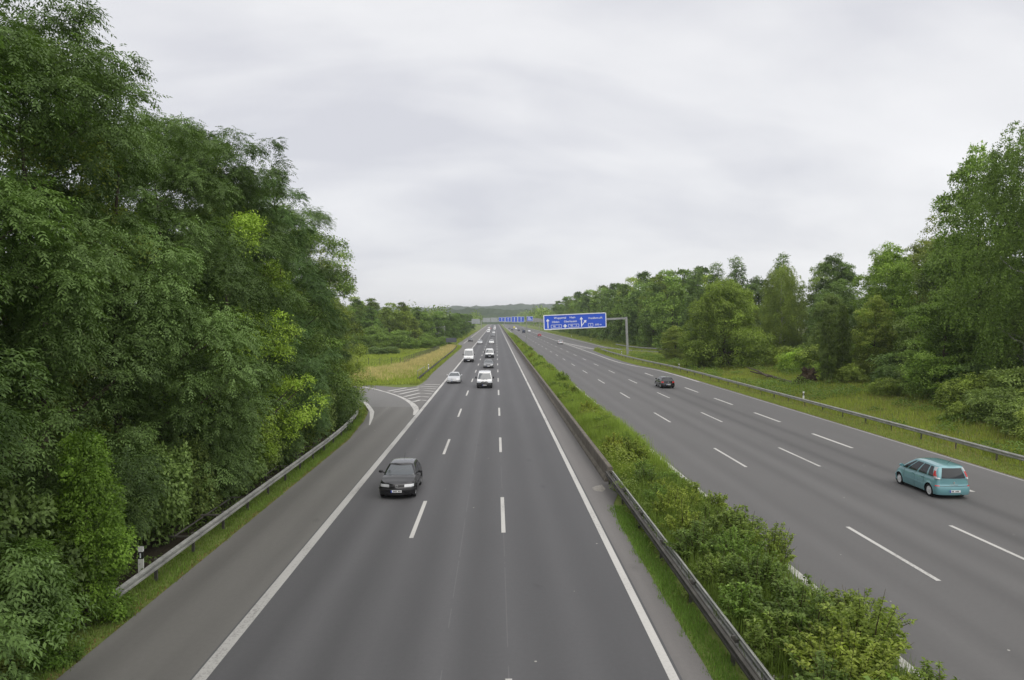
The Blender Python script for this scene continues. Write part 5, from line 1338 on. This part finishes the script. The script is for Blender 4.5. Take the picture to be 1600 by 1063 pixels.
    if detail > 1:
        for xx in (.02, .42):
            q0, q1 = Vector(cabin(gU('f', .1), .02)), Vector(cabin(gU('f', .1), .12))
            MB().tube([(xx - .35 + .0, cabin(gU('f', min(.99, abs(xx - .35) / .8)), .03)[1] + .012, cabin(gU('f', .3), .03)[2] + .012), (xx + .08, cabin(gU('f', .3), .09)[1] + .02, cabin(gU('f', .3), .09)[2] + .012)], .010, 4).build('wiper', TRIM, root)
        MB().tube([(0, gC + .35, H - .01), (0, gC + .05, H + .22)], .007, 4).build('antenna', TRIM, root)
        for s in (1, -1):
            for f_ in (.10, S['yr'] + Ra + .22) if kind != 'van' else (.75,):
                pz = T(0) - .11; pb = body(FY(f_), pz)
                MB().box(-.018, .018, -.085, .085, -.016, .016).xform(Matrix.Translation((s * (pb[0] + .012), pb[1], pz))).build('door_handle', paint, root)
            for f_ in (S['yf'] - Ra - .07, -.06, S['yr'] + Ra + .10):                        # door gaps
                B_('door_gap', TRIM, [(s * FY(f_), .27), (s * FY(f_ - .014), .27), (s * FY(f_ - .014), T(0) - .01), (s * FY(f_), T(0) - .01)], 1, 5, .0035)
            B_('rub_strip', paint if style != 'golf' else TRIM, [(s * FY(S['yf'] - Ra - .1), .50), (s * FY(S['yr'] + Ra + .06), .50), (s * FY(S['yr'] + Ra + .06), .56), (s * FY(S['yf'] - Ra - .1), .56)], 6, 1, .012)
    if detail > 0 and not van_:
        # rear face
        rU = FU('rc', .35)
        B_('rear_bumper', paint, [(rU, .22), (nb - rU, .22), (nb - rU, .60), (rU, .60)], 22, 4, .028, body_rear)
        pl_ = MB().box(-.26, .26, -.012, 0, 0, .11).build('rear_plate', PLATE, root)
        zb = .40 if kind == 'mpv' else .50
        pl_.location = (0, body(nu - 1 - 1e-3, zb)[1] - .032, zb - .055)
        MB().box(-.262, -.21, -.016, -.010, -.001, .111).build('country_strip', PBLUE, pl_)
        if detail > 1:
            for k in range(6):
                if k != 2: MB().box(-.17 + k * .062, -.13 + k * .062, -.015, -.010, .025, .085).build('plate_mark', TRIM, pl_)
        for s in (1, -1):
            if kind == 'mpv':
                for (t0_, t1_, mt, nm) in ((.62, .93, LAMP, 'tail_light_clear'), (.16, .615, REDL, 'tail_light'), (-.02, .155, LAMP, 'reversing_light')):
                    ua, ub = gU('s', .96), gU('rc', .98)
                    P_(nm, mt, [(s * ua, t0_), (s * ub, t0_), (s * (ub + .4 * t1_), t1_), (s * (ua + .3), t1_)], 4, 3, .016)
                B_('reflector', REDL, [(s * FU('rc', .30), .60), (s * FU('rc', .85), .60), (s * FU('rc', .85), .66), (s * FU('rc', .30), .66)], 4, 1, .03)
            else:
                B_('tail_light', REDL, [(s * FU('rc', .25), T(-L / 2) - .19), (s * FU('r', .10), T(-L / 2) - .19), (s * FU('r', .10), T(-L / 2) - .03), (s * FU('rc', .3), T(-L / 2) - .03)], 6, 3, .012)
        yb_ = body(nu - 1 - 1e-3, .80)[1]
        MB().tube([(0, yb_ - .002, .80), (0, yb_ - .02, .80)], .045, 12).build('badge', SILV, root)
        if kind == 'mpv':
            MB().box(-.20, .20, -.02, .01, -.012, .012).xform(Matrix.Translation((0, body(nu - 1 - 1e-3, .70)[1], .70))).build('tailgate_handle', SILV, root)
            B_('tailgate_gap', TRIM, [(FU('rc', .6), .615), (nb - FU('rc', .6), .615), (nb - FU('rc', .6), .622), (FU('rc', .6), .622)], 18, 1, .03, body_rear)
            MB().tube([(.32, -L / 2 + .06, .22), (.32, -L / 2 - .01, .21)], .035, 8).build('exhaust_pipe', STEELD, root)
    if style == 'golf':
        yb_ = body(.01, (hz0 + hz1) / 2)[1]
        bd = MB().tube([(0, yb_ - .01, 0), (0, yb_ + .022, 0)], .075, 16); bd.v = [(a, b_, c + (hz0 + hz1) / 2) for a, b_, c in bd.v]
        bo = bd.build('badge', SILV, root)
        zc = (hz0 + hz1) / 2
        def stroke(p0, p1): MB().tube([(p0[0], yb_ + .026, zc + p0[1]), (p1[0], yb_ + .026, zc + p1[1])], .006, 4).build('badge_stroke', TRIM, bo)
        for p0, p1 in (((-.022, .048), (0, .004)), ((0, .004), (.022, .048)), ((-.046, .02), (-.022, -.042)), ((-.022, -.042), (0, .0)), ((0, 0), (.022, -.042)), ((.022, -.042), (.046, .02))): stroke(p0, p1)
        B_('bumper_strip', SILV if False else TRIM, [(-FU('fc', .95), .47), (FU('fc', .95), .47), (FU('fc', .95), .53), (-FU('fc', .95), .53)], 22, 1, .034)
    if kind == 'van' or kind == 'tallvan':
        for s in (1, -1):
            B_('air_slot', TRIM, [(s * FU('f', .10), hz1 - .07), (s * FU('f', .46), hz1 - .07), (s * FU('f', .46), hz1 - .005), (s * FU('f', .10), hz1 - .005)], 4, 1, .012)
    return root

C_BLACK = paint_car('paint_black', (0.006, 0.006, 0.007), 0.0, 0.25, 0.55)
C_TEAL = paint_car('paint_teal', (0.150, 0.335, 0.365), 0.2, 0.30)
C_WHITE = paint_car('paint_white', (0.80, 0.80, 0.79))
C_SILVER = paint_car('paint_silver', (0.58, 0.59, 0.60), 0.5, 0.32)
C_GREY = paint_car('paint_grey', (0.13, 0.135, 0.14), 0.4, 0.32)
C_RED = paint_car('paint_red', (0.42, 0.025, 0.03))
C_DBLUE = paint_car('paint_dark_blue', (0.02, 0.03, 0.06), 0.3)
C_YEL = paint_car('paint_yellow', (0.72, 0.66, 0.12))
VG = 'cars driving towards the camera'; VA = 'cars driving away'
vehicle('hatchback_car', 'hatch', C_BLACK, -4.80, 36.95, True, 'black hatchback with clear headlights driving towards the camera, nearest car', 'car', VG, 2, 'golf')
vehicle('minivan', 'mpv', C_TEAL, 22.12, 36.4, False, 'teal compact people carrier seen from behind on the right carriageway', 'car', VA, 2)
vehicle('panel_van', 'van', C_WHITE, -1.45, 93.6, True, 'nearest white van with black bumper in the middle lane', 'van', VG, 2, None, LAMPD, TRIM)
vehicle('saloon_car', 'sedan', C_SILVER, -5.72, 100.2, True, 'silver saloon beside the hatched island', 'car', VG, 2)
vehicle('saloon_car', 'sedan', C_GREY, -1.35, 130.5, True, 'dark grey saloon right behind the nearest white van', 'car', VG, 1)
vehicle('panel_van', 'tallvan', C_WHITE, -5.55, 149.5, True, 'tall white van with high roof in the slow lane', 'van', VG, 1, None, LAMPD, TRIM)
vehicle('panel_van', 'van', C_WHITE, -1.45, 165.5, True, 'white van behind the dark grey saloon', 'van', VG, 1, None, LAMPD, TRIM)
vehicle('hatchback_car', 'hatch', C_BLACK, 21.6, 92.6, False, 'black hatchback with red tail lights driving away by the right edge', 'car', VA, 2)
vehicle('hatchback_car', 'hatch', C_SILVER, 22.5, 254.5, False, 'silver hatchback driving away under the big blue sign', 'car', VA, 1)
vehicle('hatchback_car', 'hatch', C_RED, 22.2, 372, False, 'red car driving away left of the big blue sign', 'car', VA, 1)
for kd, pt, x, y, tw, lb in [('sedan', C_WHITE, -1.6, 258, True, 'white car behind the second white van in the middle lane'), ('hatch', C_SILVER, -5.6, 255, True, 'pale silver car far off in the slow lane'),
                             ('hatch', C_BLACK, -10.0, 284, True, 'small black car on the far left hard shoulder'), ('sedan', C_GREY, -1.5, 368, True, 'dark car far off ahead of a white one in the middle lane'),
                             ('hatch', C_WHITE, -1.4, 445, True, 'small white car far off behind a dark one'), ('tallvan', C_WHITE, -5.3, 545, True, 'white box van far off in the slow lane'),
                             ('van', C_WHITE, -5.0, 470, True, 'pale van far off before the box van'), ('van', C_WHITE, -1.3, 600, True, 'white van far off near the gantry'),
                             ('hatch', C_RED, -4.9, 640, True, 'tiny reddish car far off near the gantry'), ('tallvan', C_WHITE, -1.2, 690, True, 'white lorry like van under the far gantry'),
                             ('sedan', C_SILVER, 22.4, 490, False, 'silver car far off on the right carriageway beyond the red one'), ('van', C_DBLUE, 17.4, 458, False, 'dark blue van far off beside the mast'),
                             ('hatch', C_GREY, 22.0, 600, False, 'dark car far off next to the dark blue van'), ('hatch', C_DBLUE, 12.4, 560, False, 'dark car far off in the left lane of the right carriageway'),
                             ('van', C_YEL, 17.2, 690, False, 'yellow van far off below the blue gantry panels'), ('hatch', C_GREY, 12.3, 660, False, 'grey car far off at the vanishing point, left lane'),
                             ('hatch', C_WHITE, 17.0, 620, False, 'pale car far off behind the dark blue van'), ('sedan', C_DBLUE, 17.1, 545, False, 'dark saloon far off in front of the pale car')]:
    vehicle({'sedan': 'saloon_car', 'hatch': 'hatchback_car', 'van': 'panel_van', 'tallvan': 'panel_van'}[kd], kd, pt, x, y, tw, lb, 'van' if 'van' in kd else 'car', VG if tw else VA, 0)

# ------------------------------------------------------------------ air
HAZE = 0.00018
if HAZE:
    m = bpy.data.materials.new('air'); m.use_nodes = True; t = m.node_tree; t.nodes.clear()
    o_ = t.nodes.new('ShaderNodeOutputMaterial'); v_ = t.nodes.new('ShaderNodeVolumePrincipled')
    v_.inputs['Color'].default_value = (0.86, 0.90, 0.97, 1); v_.inputs['Density'].default_value = HAZE; v_.inputs['Anisotropy'].default_value = 0.1
    t.links.new(v_.outputs[0], o_.inputs['Volume'])
    hz = MB().box(-7400, 7400, -400, 9400, -4, 90).build('haze', m); hz['kind'] = 'stuff'; hz['label'] = 'thin haze over the far hills'
